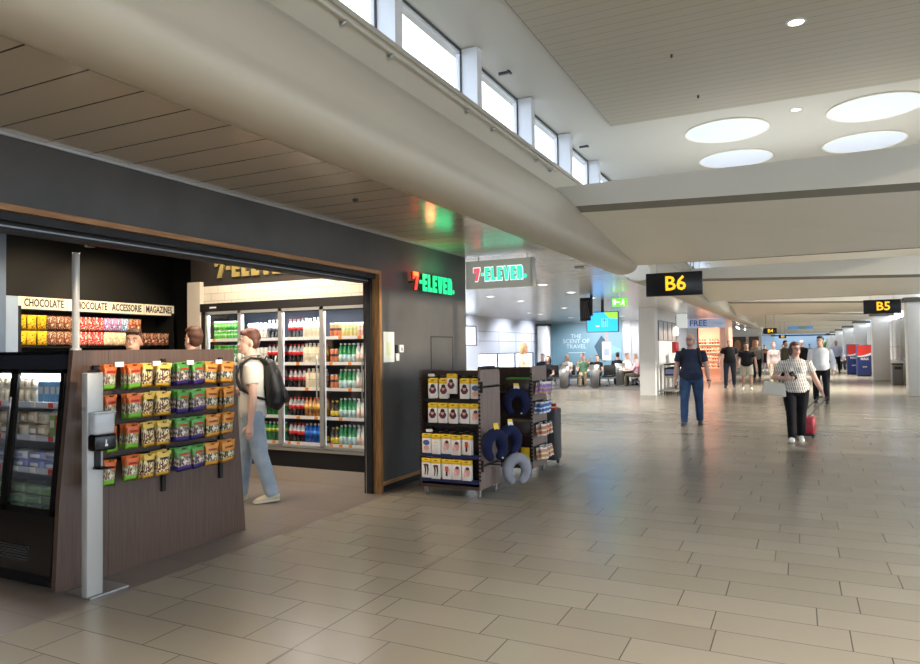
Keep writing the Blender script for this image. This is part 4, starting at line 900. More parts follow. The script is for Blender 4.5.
        if st == 'bun': Hm.ell(hd(0, -.06, .44), (.024*k, .024*k, .024*k), m0, 10, 8, R=HR)
        if st == 'cap':
            Hm = MB(); Hm.ell(hd(0, .004, .435), (.049*k, .059*k, .042*k), m0, 18, 12, R=HR); Hm.tube([hd(0, .04, .432), hd(0, .1, .425)], [(.042*k, .006*k), (.03*k, .005*k)], m0, 12, ref=tuple(HR @ Vector((0, 0, 1))))
        obj('cap' if st == 'cap' else 'hair', remesh(Hm, max(.007, vox*.7), 2, 'hair', hc if not isinstance(hc, str) else HAIRM[hc]), bodyo)
    if face:
        for s in (-1, 1):
            m = MB(); m.ell(hd(s*.0175, .0505, .399), (.0072*k, .0042*k, .0034*k), M_eye, 10, 6, R=HR); m.ell(hd(s*.0175, .0535, .399), (.0036*k, .0024*k, .0034*k), M_iris, 8, 6, R=HR); m.build('eye', bodyo)
            m = MB(); m.tube([hd(s*.008, .0565, .4125), hd(s*.017, .056, .416), hd(s*.027, .0505, .4135)], .0024*k, M_brow, 6); m.build('eyebrow', bodyo)
        m = MB(); m.tube([hd(-.014, .0565, .3605), hd(0, .0625, .3605), hd(.014, .0565, .3605)], [(.002*k, .0018*k), (.0045*k, .004*k), (.002*k, .0018*k)], M_lip, 8); m.build('mouth', bodyo)
    if beard:
        m = MB(); m.ell(hd(0, .0285, .356), (.035*k, .0315*k, .026*k), m0, 14, 8, R=HR)
        for s in (-1, 1): m.ell(hd(s*.034, .008, .375), (.009*k, .018*k, .03*k), m0, 8, 8, R=HR)
        obj('beard', remesh(m, max(.007, vox*.7), 2, 'beard', beard), bodyo)
    if glasses:
        m = MB()
        for s in (-1, 1):
            pts = [hd(s*.0185 + .0125*math.cos(t), .0665, .399 + .0095*math.sin(t)) for t in [2*PI*i/12 for i in range(13)]]
            m.tube(pts, .0016*k, M_black, 5); m.tube([hd(s*.031, .065, .401), hd(s*.046, .0, .40)], .0016*k, M_black, 5)
        m.tube([hd(-.006, .067, .40), hd(.006, .067, .40)], .0016*k, M_black, 5); m.build('glasses', bodyo)
    J.tor = tor; J.hd = hd; J.o = bodyo; J.k = k; J.base = base
    J.W = Matrix.Translation(bodyo.location) @ Matrix.Rotation(heading - PI/2, 4, 'Z')
    return J
def held(name, J, label, cat, parts=None, mb=None, group=None):
    """a thing carried by a person: its own top-level object standing in the same frame"""
    o = mb.build(name) if mb else thing(name, label, cat)
    o.matrix_world = J.W.copy(); tag(o, label, cat, group)
    return o
SH_white = (mat('shoe_white', '#dedcd6', .5), mat('sole_white', '#e6e4de', .6)); SH_black = (mat('shoe_black', '#19191b', .4), mat('sole_black', '#0e0e0f', .6)); SH_cream = (mat('shoe_cream', '#d8cfae', .6), mat('sole_cream', '#e2dcc6', .6)); SH_grey = (mat('shoe_grey', '#3c3a3a', .6), mat('sole_grey', '#5a5854', .6)); SH_brown = (mat('shoe_brown', '#4e3526', .5), mat('sole_dark', '#241a14', .6))
g = G('cloth_light_jeans'); v, p = g.pos('Object')
M_jeans = g.out(Base_Color=g.ramp(g.ma('ADD', g.ma('MULTIPLY', g.noise(v, 6, 4), .7), g.ma('MULTIPLY', g.noise(v, 120, 2), .3)), [(.3, '#8599ad'), (.55, '#a3b4c4'), (.75, '#bccad6')]), Roughness=.9)
g = G('cloth_dark_jeans'); v, p = g.pos('Object')
M_djeans = g.out(Base_Color=g.ramp(g.ma('ADD', g.ma('MULTIPLY', g.noise(v, 5, 4), .7), g.ma('MULTIPLY', g.noise(v, 120, 2), .3)), [(.3, '#1f3350'), (.55, '#2f4b70'), (.78, '#4f6f94')]), Roughness=.9)
g = G('cloth_patterned_blouse'); v, p = g.pos('Object')
cu = g.ma('MULTIPLY', p[0], 30); cv_ = g.ma('MULTIPLY', p[2], 15)
row_ = g.ma('FLOOR', cv_); fu = g.ma('FRACT', g.ma('ADD', cu, g.ma('MULTIPLY', row_, .5))); fv = g.ma('FRACT', cv_)
lineq = g.ma('MULTIPLY', g.ma('LESS_THAN', g.ma('ABSOLUTE', g.ma('SUBTRACT', fu, g.ma('ADD', .3, g.ma('MULTIPLY', fv, .4)))), .13), g.ma('LESS_THAN', fv, .86))
M_blouse = g.out(Base_Color=g.mix(lineq, lin('#e2dcd4'), lin('#3a3038')), Roughness=.85)

# the young shopper at the counter's end: seen from his left side, walking into the shop
HY = math.atan2(-.64, -.77)
yt = person('person in white tee and light jeans wearing a black backpack, walking into the shop', (-5.31, 5.735), HY, 1.84, cloth('white_tee', '#d9d4ca'), M_jeans, SH_cream, ('quiff', 'auburn'), 'pale',
       legs=((.20, .08), (-.17, .13, .03, -.06)), arms=(((.18, .35, -1), (-.3, 1, .3)), ((.10, -.08, -1), (.06, .10, -1))), lean=.03, head=(.12, -.06), vox=.0065, loose=1.25, hem=-.055)
k = yt.k
bp = held('backpack', yt, 'black backpack worn by the young shopper in the white tee', 'backpack')
m = MB(); b0 = yt.tor(0, -.125, .13)
m.tube([yt.tor(0, -.11, .0), yt.tor(0, -.125, .03), yt.tor(0, -.13, .1), yt.tor(0, -.115, .2), yt.tor(0, -.098, .27), yt.tor(0, -.09, .29)], [(.06*k, .04*k), (.085*k, .055*k), (.09*k, .062*k), (.085*k, .052*k), (.06*k, .035*k), (.03*k, .016*k)], M_black, 18, ref=(0, 1, 0))
mm = remesh(m, .012, 4, 'bag', mat('black_nylon', '#111113', .55, noise=.3, nscale=30, bump=.3)); obj('bag', mm, bp)
m = MB(); m.rbox(-.06*k, .06*k, -.235*k, -.19*k, .0, .0, M_black, .01) if 0 else m.tube([yt.tor(0, -.172, .03), yt.tor(0, -.182, .06), yt.tor(0, -.178, .11)], [(.05*k, .02*k), (.062*k, .024*k), (.055*k, .02*k)], M_black, 14, ref=(0, 1, 0))
obj('front_pocket', remesh(m, .012, 3, 'front_pocket', mat('black_nylon_pocket', '#17171a', .5, noise=.3, nscale=30)), bp)
for s in (-1, 1):
    m = MB(); m.tube([yt.tor(s*.055, -.085, .265), yt.tor(s*.062, -.05, .297), yt.tor(s*.068, .0, .303), yt.tor(s*.075, .055, .27), yt.tor(s*.08, .082, .2), yt.tor(s*.093, .06, .13), yt.tor(s*.1, .0, .085), yt.tor(s*.085, -.075, .06)], [(.019*k, .007*k)]*8, mat('strap_black', '#141416', .7), 10, ref=(0, 1, 1))
    m.build('strap', bp)
m = MB(); m.tube([yt.tor(0, -.07, .275), yt.tor(.0, -.085, .31), yt.tor(0, -.105, .285)], .006*k, M_black, 6); m.build('grab_handle', bp)
hp = held('headphones', yt, 'pale headphones resting around the neck of the young shopper', 'headphones')
M_hp = mat('headphone_grey', '#aaa69e', .4)
m = MB(); m.tube([yt.tor(.05, .055, .305), yt.tor(.055, .0, .318), yt.tor(.04, -.04, .322), yt.tor(0, -.052, .322), yt.tor(-.04, -.04, .322), yt.tor(-.055, .0, .318), yt.tor(-.05, .055, .305)], .006*k, M_hp, 8); m.build('headband', hp)
for s in (-1, 1):
    m = MB(); m.ell(yt.tor(s*.055, .066, .305), (.024*k, .014*k, .028*k), M_hp, 14, 10); m.build('ear_cup', hp)
cb = held('shoulder_bag', yt, 'small black crossbody bag on the chest of the young shopper', 'bag')
m = MB(); m.rbox(-.08, .08, -.06, .06, -.09, .09, mat('black_pouch', '#151517', .5), .03, 3, M=Matrix.Translation(yt.tor(.0, .135, .10))); m.build('pouch', cb)
m = MB(); m.tube([yt.tor(.03, .105, .14), yt.tor(.06, .086, .2), yt.tor(.068, .04, .30), yt.tor(.03, -.05, .315)], .006*k, M_black, 6); m.build('strap', cb)

# shop staff behind the counter
person('person with brown hair looking down behind the counter, left of two heads', (-6.45, 5.15), math.atan2(-.62, .6), 1.835, cloth('staff_dark', '#26262a'), cloth('black_trousers', '#17171a'), SH_black, ('quiff', 'brown'), 'tan', head=(-.1, -.15), vox=.012, legs=((.05, .05), (-.05, .05)))
person('person with dark hair turned away behind the counter, right of two heads', (-6.2, 5.75), math.atan2(.2, -1), 1.865, cloth('staff_dark', '#26262a'), cloth('black_trousers', '#17171a'), SH_black, ('thick', 'brown'), 'fair', head=(.1, -.2), vox=.012, legs=((.05, .05), (-.05, .05)))

# the man in the navy tee
nv = person('person in navy t-shirt and blue jeans with backpack straps, bald, walking this way', (-1.97, 14.75), math.atan2(-1, .10), 1.86, cloth('navy_tee', '#2e354a'), M_djeans, SH_grey, ('bald', 'grey'), 'fair',
       legs=((.17, .05, .06), (-.15, .22, .05)), arms=(((.24, -.02, -1), (.10, .34, -1)), ((.27, -.08, -1), (.12, .26, -1))), head=(-.30, -.03), w=1.15, belly=.022, vox=.0075, beard=mat('stubble', '#b48f7d', .8), glasses=True, loose=1.2)
k = nv.k
nb = held('backpack', nv, 'dark backpack with straps over the navy t-shirt of the walking man', 'backpack')
m = MB(); m.tube([nv.tor(0, -.1, .02), nv.tor(0, -.115, .1), nv.tor(0, -.11, .2), nv.tor(0, -.09, .275)], [(.06*k, .03*k), (.085*k, .05*k), (.085*k, .05*k), (.05*k, .025*k)], M_black, 16, ref=(0, 1, 0)); obj('bag', remesh(m, .012, 3, 'bag', M_darkgrey), nb)
for s in (-1, 1):
    m = MB(); m.tube([nv.tor(s*.07, -.07, .27), nv.tor(s*.075, -.03, .302), nv.tor(s*.08, .03, .29), nv.tor(s*.086, .073, .235), nv.tor(s*.1, .07, .16), nv.tor(s*.118, .01, .1)], [(.018*k, .007*k)]*6, mat('strap_black', '#141416', .7), 10, ref=(0, 1, 1)); m.build('strap', nb)
wc = held('wrist_watch', nv, 'dark watch on the left wrist of the man in the navy t-shirt', 'watch')
m = MB(); f = (nv.wrist[-1] - nv.elbow[-1]).normalized(); m.tube([nv.wrist[-1] - f*.035, nv.wrist[-1] - f*.012], .0215*k*.95, M_black, 12); m.build('band', wc)
m = MB(); m.ell(nv.wrist[-1] - f*.022 + Vector((-.036, .0, 0)), (.01, .02, .02), M_blackgloss, 10, 6); m.build('dial', wc)
ph = MB(); ph.rbox(-.012, .012, -.05, .05, -.035, .035, M_black, .008, 2, M=Matrix.Translation(nv.hand[1] + Vector((-.012, .03, -.015)))); held('phone', nv, 'black phone held in the right hand of the man in navy', 'phone', mb=ph)

# the woman with the handbag and the red case
wn = person('person in white patterned blouse and black trousers pulling a red case', (-.05, 12.92), math.atan2(-1, .0), 1.655, M_blouse, cloth('black_slacks', '#121217'), SH_white, ('bob', 'auburn'), 'fair', woman=True,
       legs=((.20, .04, -.05, .02), (-.14, .24, -.06, -.28)), arms=(((.55, -.02, -.9), (-.95, .75, .0)), ((.42, -.22, -1), (.42, -.28, -1))), head=(.55, -.03), w=1.2, belly=.012, vox=.0075, glasses=True, loose=1.35, hem=-.065)
k = wn.k
hb = held('handbag', wn, 'white leather handbag hanging from the bent arm of the woman', 'handbag')
m = MB(); hx = wn.elbow[1] + Vector((-.03, .05, 0))
bag = MB(); bag.prism([(-.21, -.30), (.2, -.30), (.165, -.07), (-.15, -.07)], -.06, .06, M_white, 'y', M=Matrix.Translation(hx) @ Matrix.Rotation(-.12, 4, 'Y'))
obj('body', evald(bag.mesh('b'), [('BEVEL', dict(width=.025, segments=3)),], 'body'), hb).data.materials.clear(); hb.children[0].data.materials.append(mat('white_leather', '#d8d2c4', .45))
for s in (-1, 1):
    m = MB(); m.tube([hx + Vector((-.1, s*.05, -.08)), hx + Vector((-.06, s*.035, .02)), hx + Vector((0, s*.02, .05)), hx + Vector((.06, s*.035, .02)), hx + Vector((.1, s*.05, -.08))], .008, mat('white_leather', '#d8d2c4'), 6); m.build('handle', hb)
ph = MB(); ph.rbox(-.036, .036, -.006, .006, -.07, .07, M_blackgloss, .005, 2, M=Matrix.Translation(wn.hand[1] + Vector((-.03, .02, .045))) @ Matrix.Rotation(.6, 4, 'Y')); held('phone', wn, 'dark phone in the raised hand of the woman in the patterned blouse', 'phone', mb=ph)
f = (wn.wrist[-1] - wn.elbow[-1]).normalized(); m = MB(); m.tube([wn.wrist[-1] - f*.03, wn.wrist[-1] - f*.01], .0175*k, M_black, 12); held('wrist_watch', wn, 'black watch on the left wrist of the woman with the case', 'watch', mb=m)
sc = thing('suitcase', 'small red wheeled cabin case with long grey pull handle behind the woman', 'suitcase', (.04, 13.62, 0), rz=-.12)
M_case = mat('red_case', '#8e1626', .45, noise=.2, nscale=30); M_case2 = mat('black_case_trim', '#15131a', .5)
TL = Matrix.Rotation(-.30, 4, 'X')
m = MB(); m.rbox(-.21, .21, -.15, .15, .05, .36, M_case, .06, 4); m.build('shell', sc)
m = MB(); m.rbox(-.19, .19, -.165, -.14, .09, .25, mat('red_case_pocket', '#a01c2c', .5), .012, 2); m.box(-.16, .16, -.168, -.164, .24, .25, M_case2); m.build('front_pocket', sc)
m = MB(); m.rbox(-.2, .2, -.13, .15, .03, .09, M_case2, .02, 2); m.build('base', sc)
m = MB(); m.tube([(-.07, -.02, .36), (-.03, -.02, .38), (.03, -.02, .38), (.07, -.02, .36)], .01, M_case2, 8); m.build('grip', sc)
for x in (-.17, .17):
    for y in (-.1, .11):
        m = MB(); m.lathe([(.03, -.012), (.03, .012)], M_rubber, 12, M=T(x, y, .03) @ Matrix.Rotation(PI/2, 4, 'Y')); m.build('wheel', sc)
m = MB(); hh = sc.matrix_basis.inverted() @ (wn.W @ wn.hand[-1]) if 0 else (Matrix.Translation((.04, 13.62, 0)) @ Matrix.Rotation(-.12, 4, 'Z')).inverted() @ (wn.W @ wn.hand[-1])
for x in (-.075, .075): m.tube([(x, .06, .33), (hh.x + x*.9, hh.y, hh.z - .005)], .008, mat('handle_grey', '#8f8d8a', .3, metal=.7), 8)
m.tube([(hh.x - .08, hh.y, hh.z - .002), (hh.x + .08, hh.y, hh.z - .002)], .013, M_case2, 8); m.build('pull_handle', sc)

# the man in the white shirt
person('person in white long-sleeved shirt and dark trousers glancing sideways behind the woman', (.56, 21.8), math.atan2(-1, -.02), 1.85, cloth('white_shirt', '#dfe2e8', noise=.06), cloth('dark_slacks', '#1a1b24'), SH_black, ('short', 'dark'), 'fair', sleeves='long',
       legs=((-.15, .22, .04, -.25), (.18, .06, .03, 0)), arms=(((.20, .12, -1), (.02, .45, -1)), ((.28, -.12, -1), (.0, .35, -1))), head=(-.55, 0), w=1.18, belly=.022, vox=.0095, loose=1.25, hem=-.04)
# people further along the hall
person('person in black t-shirt and dark jeans walking beside the one in shorts', (-2.42, 29.0), math.atan2(-1, .05), 1.90, cloth('black_tee', '#1c1c20'), cloth('charcoal_jeans', '#2e3542'), SH_black, ('bald', 'grey'), 'fair',
       legs=((.14, .08, .06), (-.16, .22, .04)), arms=(((.5, .05, -1), (.1, .5, -.8)), ((.3, -.1, -1), (.1, .2, -1))), w=1.15, belly=.015, vox=.014, head=(-.2, 0))
person('person in black polo shirt and pale shorts with white trainers', (-1.72, 27.55), math.atan2(-1, .0), 1.73, cloth('black_polo', '#1e1e22'), cloth('pale_shorts', '#c4bfb0'), SH_white, ('short', 'dark'), 'tan', cut='shorts',
       legs=((-.14, .2, .08), (.16, .06, .08)), arms=(((.35, .1, -1), (.1, .3, -1)), ((.35, -.1, -1), (.1, .2, -1))), w=1.15, belly=.018, vox=.014, head=(.4, 0))
person('person in grey cardigan and dark trousers behind the one in shorts', (-1.82, 36.8), math.atan2(-1, .05), 1.92, cloth('grey_cardigan', '#83837e'), cloth('dark_slacks', '#1a1b24'), SH_brown, ('bald', 'grey'), 'tan', sleeves='long', vox=.016, face=False)
person('person in black t-shirt with an orange chest print far along the hall', (-1.95, 49.0), math.atan2(-1, 0), 1.70, cloth('black_tee', '#1c1c20'), cloth('black_shorts', '#1a1a1d'), SH_white, ('short', 'dark'), 'tan', cut='shorts', vox=.018, face=False)
pr_ = [o for o in COL.objects if o.name.startswith('person')][-1]
m = MB(); m.rbox(-.13, .13, .135, .145, 1.16, 1.34, mat('orange_print', '#d98a4a', .6), .01, 1); m.build('chest_print', pr_)
person('person in pale pink top half hidden behind the woman with the handbag', (-.92, 31.3), math.atan2(-1, .1), 1.76, cloth('pale_pink', '#dcc6c4'), cloth('cream_trousers', '#c8bca8'), SH_white, ('short', 'blond'), 'pale', vox=.016, face=False, sleeves='long', woman=True)
person('person in olive jacket with dark hair just left of the woman in the blouse', (-.52, 33.2), math.atan2(-.6, 1), 1.84, cloth('olive_jacket', '#4a4a3a'), cloth('dark_slacks', '#1a1b24'), SH_black, ('short', 'dark'), 'tan', vox=.016, face=False, sleeves='long', w=1.1)
person('person in black jacket and white cap between the woman and the white shirt', (.16, 38.2), math.atan2(-1, 0), 1.86, cloth('black_jacket', '#17171b'), cloth('dark_slacks', '#1a1b24'), SH_black, ('cap', cloth('white_cap', '#dcdcda')), 'pale', vox=.016, face=False, sleeves='long', w=1.05)
person('person in light blue shirt and black trousers carrying a dark bag, far right', (1.98, 45.6), math.atan2(-1, -.1), 1.90, cloth('light_blue_shirt', '#b9c0dc'), cloth('dark_slacks', '#1a1b24'), SH_black, ('bald', 'grey'), 'tan', vox=.016, face=False, sleeves='long', w=1.1)
m = MB(); m.rbox(1.62, 1.74, 45.4, 45.75, .42, .72, M_black, .03, 2); m.tube([(1.68, 45.5, .72), (1.68, 45.52, .82), (1.68, 45.62, .82), (1.68, 45.65, .72)], .012, M_black, 6); tag(m.build('travel_bag'), 'dark bag in the hand of the light blue shirted man', 'bag')
for i, (x, y, c, lb) in enumerate(((-2.7, 60, '#6a5a8a', 'mauve top far left under the distant lights'), (-1.2, 66, '#b0a89a', 'beige top beneath the distant signs'), (-.3, 62, '#3a4050', 'dark blue top in the far middle'), (.9, 68, '#8fa0b0', 'pale blue top in the far hall'))):
    person('tiny distant person in %s' % lb, (x, y), math.atan2(-1, 0), 1.75, cloth('far_%d' % i, c), cloth('dark_slacks', '#1a1b24'), SH_black, ('short', 'dark'), 'tan', vox=.022, face=False)
# ------------------------------------------------------------------ two rolling accessory racks
g = G('rack_laminate_dark'); v, p = g.pos('Object'); mp = g.n('Mapping'); g.put(mp.inputs['Vector'], v); mp.inputs['Scale'].default_value = (30, 30, 2)
M_rack = g.out(Base_Color=g.ramp(g.noise(mp.outputs[0], 1.5, 4), [(.3, '#2e211c'), (.7, '#45332b')]), Roughness=.45)
g = G('rack_laminate_side'); v, p = g.pos('Object'); mp = g.n('Mapping'); g.put(mp.inputs['Vector'], v); mp.inputs['Scale'].default_value = (30, 30, 2)
M_rackside = g.out(Base_Color=g.ramp(g.noise(mp.outputs[0], 1.5, 4), [(.3, '#75625a'), (.7, '#8a776d')]), Roughness=.45)
def make_rack(label, loc, w, dep, h):
    t = thing('rolling_rack', label, 'rack', loc)
    def side(x0, x1, name, mm):
        r = .05; pts = [(-dep/2, .11), (dep/2, .11)]
        pts += [(dep/2 - r + r*math.cos(a), h - r + r*math.sin(a)) for a in [i*PI/10 for i in range(6)]]
        pts += [(-dep/2 + r - r*math.sin(a), h - r + r*math.cos(a)) for a in [i*PI/10 for i in range(6)]]
        m = MB(); m.prism(pts, x0, x1, mm, 'x')
        for k in range(26): m.box(x0 - .001, x1 + .001, -dep/2 - .001, -dep/2 + .004, .2 + k*.043, .222 + k*.043, M_black); 
        m.build(name, t)
    side(-w/2, -w/2 + .022, 'side_panel', M_rack); side(w/2 - .022, w/2, 'side_panel', M_rackside)
    m = MB(); m.box(-w/2 + .022, w/2 - .022, -.02, .02, .11, h - .015, M_rack); m.build('back_panel', t)
    m = MB(); m.box(-w/2 + .022, w/2 - .022, -dep/2 + .01, dep/2 - .01, .10, .135, M_rack); m.build('bottom_shelf', t)
    for x in (-w/2 + .05, w/2 - .05):
        for y in (-dep/2 + .05, dep/2 - .05):
            m = MB(); m.box(x - .02, x + .02, y - .02, y + .02, .088, .1, M_steel); m.prism([(x - .018, .088), (x + .018, .088), (x + .012, .03), (x - .03, .03)], y - .016, y + .016, M_chrome, 'y') if 0 else m.box(x - .018, x - .012, y - .016, y + .016, .03, .09, M_steel)
            m.box(x + .012, x + .018, y - .016, y + .016, .03, .09, M_steel)
            c = m.build('caster', t); m = MB(); m.lathe([(.033, -.011), (.036, -.006), (.036, .006), (.033, .011)], M_wheel, 14, M=T(x, y, .037) @ Matrix.Rotation(PI/2, 4, 'Y')); m.build('wheel', c)
    return t
RX1, RY1 = -3.42, 6.97
r1 = make_rack('dark brown rolling rack of travel accessories, nearest to the shop front', (RX1, RY1, 0), .74, .54, 1.385)
M_navysh = mat('navy_shelf', '#1c2350', .5)
for z, mm in ((1.045, M_black), (.79, M_black), (.455, M_navysh), (.19, M_navysh)):
    m = MB(); m.box(-.34, .34, -.265 if z < .5 else -.2, -.02, z - .02, z, mm); m.box(-.34, .34, -.27 if z < .5 else -.205, -.262 if z < .5 else -.2, z - .025, z + .02, mm); m.build('shelf', r1)
for z, y in ((1.31, -.1), (1.04, -.1), (.70, -.16), (.425, -.16)):
    m = MB(); m.box(-.345, .345, -.04, -.02, z - .015, z + .01, M_black)
    for q in range(5): m.tube([(-.27 + q*.13, -.02, z), (-.27 + q*.13, y - .09, z + .005)], .003, M_steel, 5)
    m.box(-.30, -.22, y - .095, y - .09, z - .0, z + .03, M_paper); m.build('hook_rail', r1)
for z in (1.2, .36):
    m = MB(); m.box(.37, .385, -.24, .2, z - .012, z + .012, M_black); m.tube([(.385, -.1, z), (.55, -.1, z + .01)], .006, M_blacksat, 6); m.tube([(.385, .12, z), (.55, .12, z + .01)], .006, M_blacksat, 6); m.box(.36, .39, -.265, -.24, z - .06, z + .06, M_black); m.build('side_hook', r1)
# packets: white card with yellow header and a small printed picture
M_hdr = mat('packet_yellow', '#f2c522', .45); M_card = mat('packet_white', '#e9e3dd', .45); M_hat = mat('print_dark', '#2e2029', .5); M_face = mat('print_skin', '#d9a08c', .5); M_plum = mat('print_plum', '#5a2a3c', .5); M_redp = mat('print_red', '#c4553a', .5)
def packet(kind):
    b = MB(); w, h = .112, .215
    b.rbox(-w/2, w/2, -.006, .012, -h, -.05, M_card, .004, 1); b.rbox(-w/2, w/2, -.007, .010, -.05, 0, M_hdr, .003, 1)
    b.box(-.02, .02, -.0078, -.007, -.018, -.010, M_hat)
    Y_ = -.0072
    def dis(x, z, rx, rz, m, o=0, n=14): b.add([(x + rx*math.cos(2*PI*i/n), Y_ - o, z + rz*math.sin(2*PI*i/n)) for i in range(n)], [list(range(n))], m)
    if kind == 'hat':
        dis(0, -.125, .045, .035, M_plum, .0); dis(-.002, -.105, .018, .022, M_face, .0006); dis(0, -.078, .025, .02, M_hat, .0009); dis(0, -.09, .032, .007, M_hat, .0012); dis(.0, -.15, .03, .016, M_plum, .0005)
    elif kind == 'legs':
        for s in (-.014, .016): b.add([(s - .012, Y_, -.075), (s + .012, Y_, -.075), (s + .016, Y_, -.13), (s + .004, Y_, -.185), (s - .006, Y_, -.185), (s - .002, Y_, -.13)], [(0,1,2,3,4,5)], M_hat)
        dis(0, -.075, .034, .012, M_plum, .0005)
    elif kind == 'person':
        dis(.01, -.12, .035, .05, M_face); dis(.012, -.085, .022, .018, M_plum, .0006); dis(-.015, -.15, .02, .03, mat('print_pink', '#e2b6b0', .5), .0009)
    elif kind == 'tools':
        b.box(-.02, .02, Y_ - .0006, Y_, -.13, -.075, M_redp); b.box(-.012, .012, Y_ - .001, Y_, -.18, -.13, M_hat); dis(.03, -.13, .012, .04, mat('print_pink', '#e2b6b0', .5))
    elif kind == 'plain':
        b.box(-.03, .02, Y_ - .0006, Y_, -.09, -.082, M_hdr); b.box(-.03, .0, Y_ - .0006, Y_, -.12, -.112, mat('print_grey', '#c9bfae', .5))
    elif kind == 'mask':
        dis(0, -.10, .042, .03, mat('print_blue', '#4a5f92', .5)); dis(.0, -.16, .035, .03, M_face, .0005)
    return b.mesh('packet')
PK = {q: packet(q) for q in ('hat', 'legs', 'person', 'tools', 'plain', 'mask')}
PL = {'hat': 'yellow-topped packet showing a dark hat', 'legs': 'yellow-topped packet showing black tights', 'person': 'yellow-topped packet showing a person', 'tools': 'yellow-topped packet showing red items', 'plain': 'plain white packet with yellow top', 'mask': 'packet with blue sleep mask'}
for r_, (z, y, its) in enumerate(((1.29, 6.79, [('hat', -3.645, 0), ('hat', -3.51, 0), ('hat', -3.40, .05), ('hat', -3.255, 0), ('mask', -3.125, 0)]), (1.02, 6.79, [('hat', -3.645, 0), ('hat', -3.52, 0), ('hat', -3.395, 0), ('hat', -3.26, 0), ('person', -3.13, 0)]),
                                  (.685, 6.745, [('mask', -3.70, 0), ('plain', -3.585, .0), ('person', -3.46, 0), ('person', -3.34, 0), ('tools', -3.21, 0)]), (.415, 6.745, [('legs', -3.71, 0), ('legs', -3.59, 0), ('tools', -3.455, 0), ('person', -3.335, 0), ('person', -3.215, 0)]))):
    for j, (kd, x, up) in enumerate(its):
        for q in range(2):
            o = put('packet', PK[kd], (x + rr.uniform(-.004, .004), y - .05 + q*.03 - (.02 if up else 0), z + up + rr.uniform(-.006, .006)), '%s, %s row on the rack, %s from left%s' % (PL[kd], ROWN[r_] if r_ < 3 else 'lowest', ORD[j], ', behind' if q else ''), 'packet', 'packets on the near rolling rack', rr.uniform(-.08, .08))
# neck pillows
def pillow(name, mm, r=.065, R=.115):
    b = MB(); pts = []; rad = []
    for i in range(15):
        a = PI*(-.5 + .2) + (2*PI - .4*PI)*i/14
        pts.append((0, R*math.cos(a)*1.0, R*1.15*math.sin(a))); e = min(i, 14 - i)/3.5; rad.append(r*min(1, .72 + .28*e))
    b.tube(pts, rad, mm, 14, ref=(1, 0, 0))
    b.ell(pts[0], (rad[0],)*3, mm, 12, 8); b.ell(pts[-1], (rad[-1],)*3, mm, 12, 8)
    return remesh(b, .009, 3, name, mm)
M_navyp = cloth('navy_fleece', '#1a2040'); M_greyp = cloth('grey_fleece', '#8f9098')
PN, PG = pillow('pillow', M_navyp), pillow('pillow', M_greyp)
for loc, rz, me, lb in (((-2.92, 6.78, .57), -.45, PN, 'navy neck pillow on the near rack side, left of the pair'), ((-2.88, 7.08, .585), -.5, PN, 'navy neck pillow on the near rack side, right of the pair'),
                        ((-2.80, 7.10, .275), -.75, PG, 'grey neck pillow hanging lowest at the corner of the near rack'), ((-3.16, 8.03, .93), -1.2, PN, 'navy neck pillow hanging on the front of the far rack')):
    t = thing('neck_pillow', lb, 'neck pillow', loc, rz)
    obj('cushion', me, t)
    m = MB(); m.tube([(.0, 0, .13), (.01, 0, .2), (.015, 0, .23)], .004, M_black, 5)
    if me is PN:
        m.add([(.02, -.035, .25), (.02, .03, .24), (.035, .05, .13), (.045, 0, .09), (.035, -.03, .15)], [(0,1,2,3,4)], M_hdr if 'left' in lb else M_card); m.box(.018, .024, -.034, .03, .2, .25, M_hdr); m.build('tag', t)
        m = MB(); m.ell((.055, .06, -.12), (.012, .012, .01), M_paper, 8, 6); m.build('toggle', t)
    else: m.build('cord', t)
# far rack
r2 = make_rack('dark brown rolling rack behind the first, with packs fanned on its side', (-3.375, 8.44, 0), .75, .55, 1.385)
for z, mm in ((1.05, M_rack), (.52, M_rack)):
    m = MB(); m.box(-.345, .345, -.27, -.02, z - .02, z, mm); m.build('shelf', r2)
for x, z0, z1, top, lb in ((-3.2, 1.05, 1.24, mat('green_top', '#4f8a3a', .6, noise=.4, nscale=40), 'brown box with green top on the far rack upper shelf'), (-3.2, .52, .71, mat('box_brown_top', '#6a5a48', .6), 'dark brown box on the far rack lower shelf')):
    m = MB(); m.rbox(x - .16, x + .16, 8.19, 8.38, z0, z1 - .02, mat('box_dark', '#33261f', .5), .006, 1); m.box(x - .16, x + .16, 8.19, 8.38, z1 - .02, z1, top); tag(m.build('display_box'), lb, 'box')
for k, (x, z) in enumerate(((-3.12, .14),)):
    m = MB(); m.rbox(x - .06, x + .06, 8.2, 8.23, z, z + .22, M_hdr, .006, 1); m.box(x - .04, x + .03, 8.1985, 8.2, z + .06, z + .1, M_hat); tag(m.build('packet'), 'tall yellow packet standing at the foot of the far rack', 'packet')
def sock_pack(c1, c2):
    b = MB(); a, d = mat('sock_' + c1, c1, .5), mat('sock_' + c2, c2, .5)
    b.rbox(-.035, .035, -.012, .012, -.15, -.03, a, .008, 2); b.box(-.036, .036, -.013, .013, -.09, -.07, d); b.box(-.036, .036, -.013, .013, -.148, -.125, d); b.rbox(-.037, .037, -.004, .004, -.045, 0, M_card, .003, 1); return b.mesh('wrapped_pack')
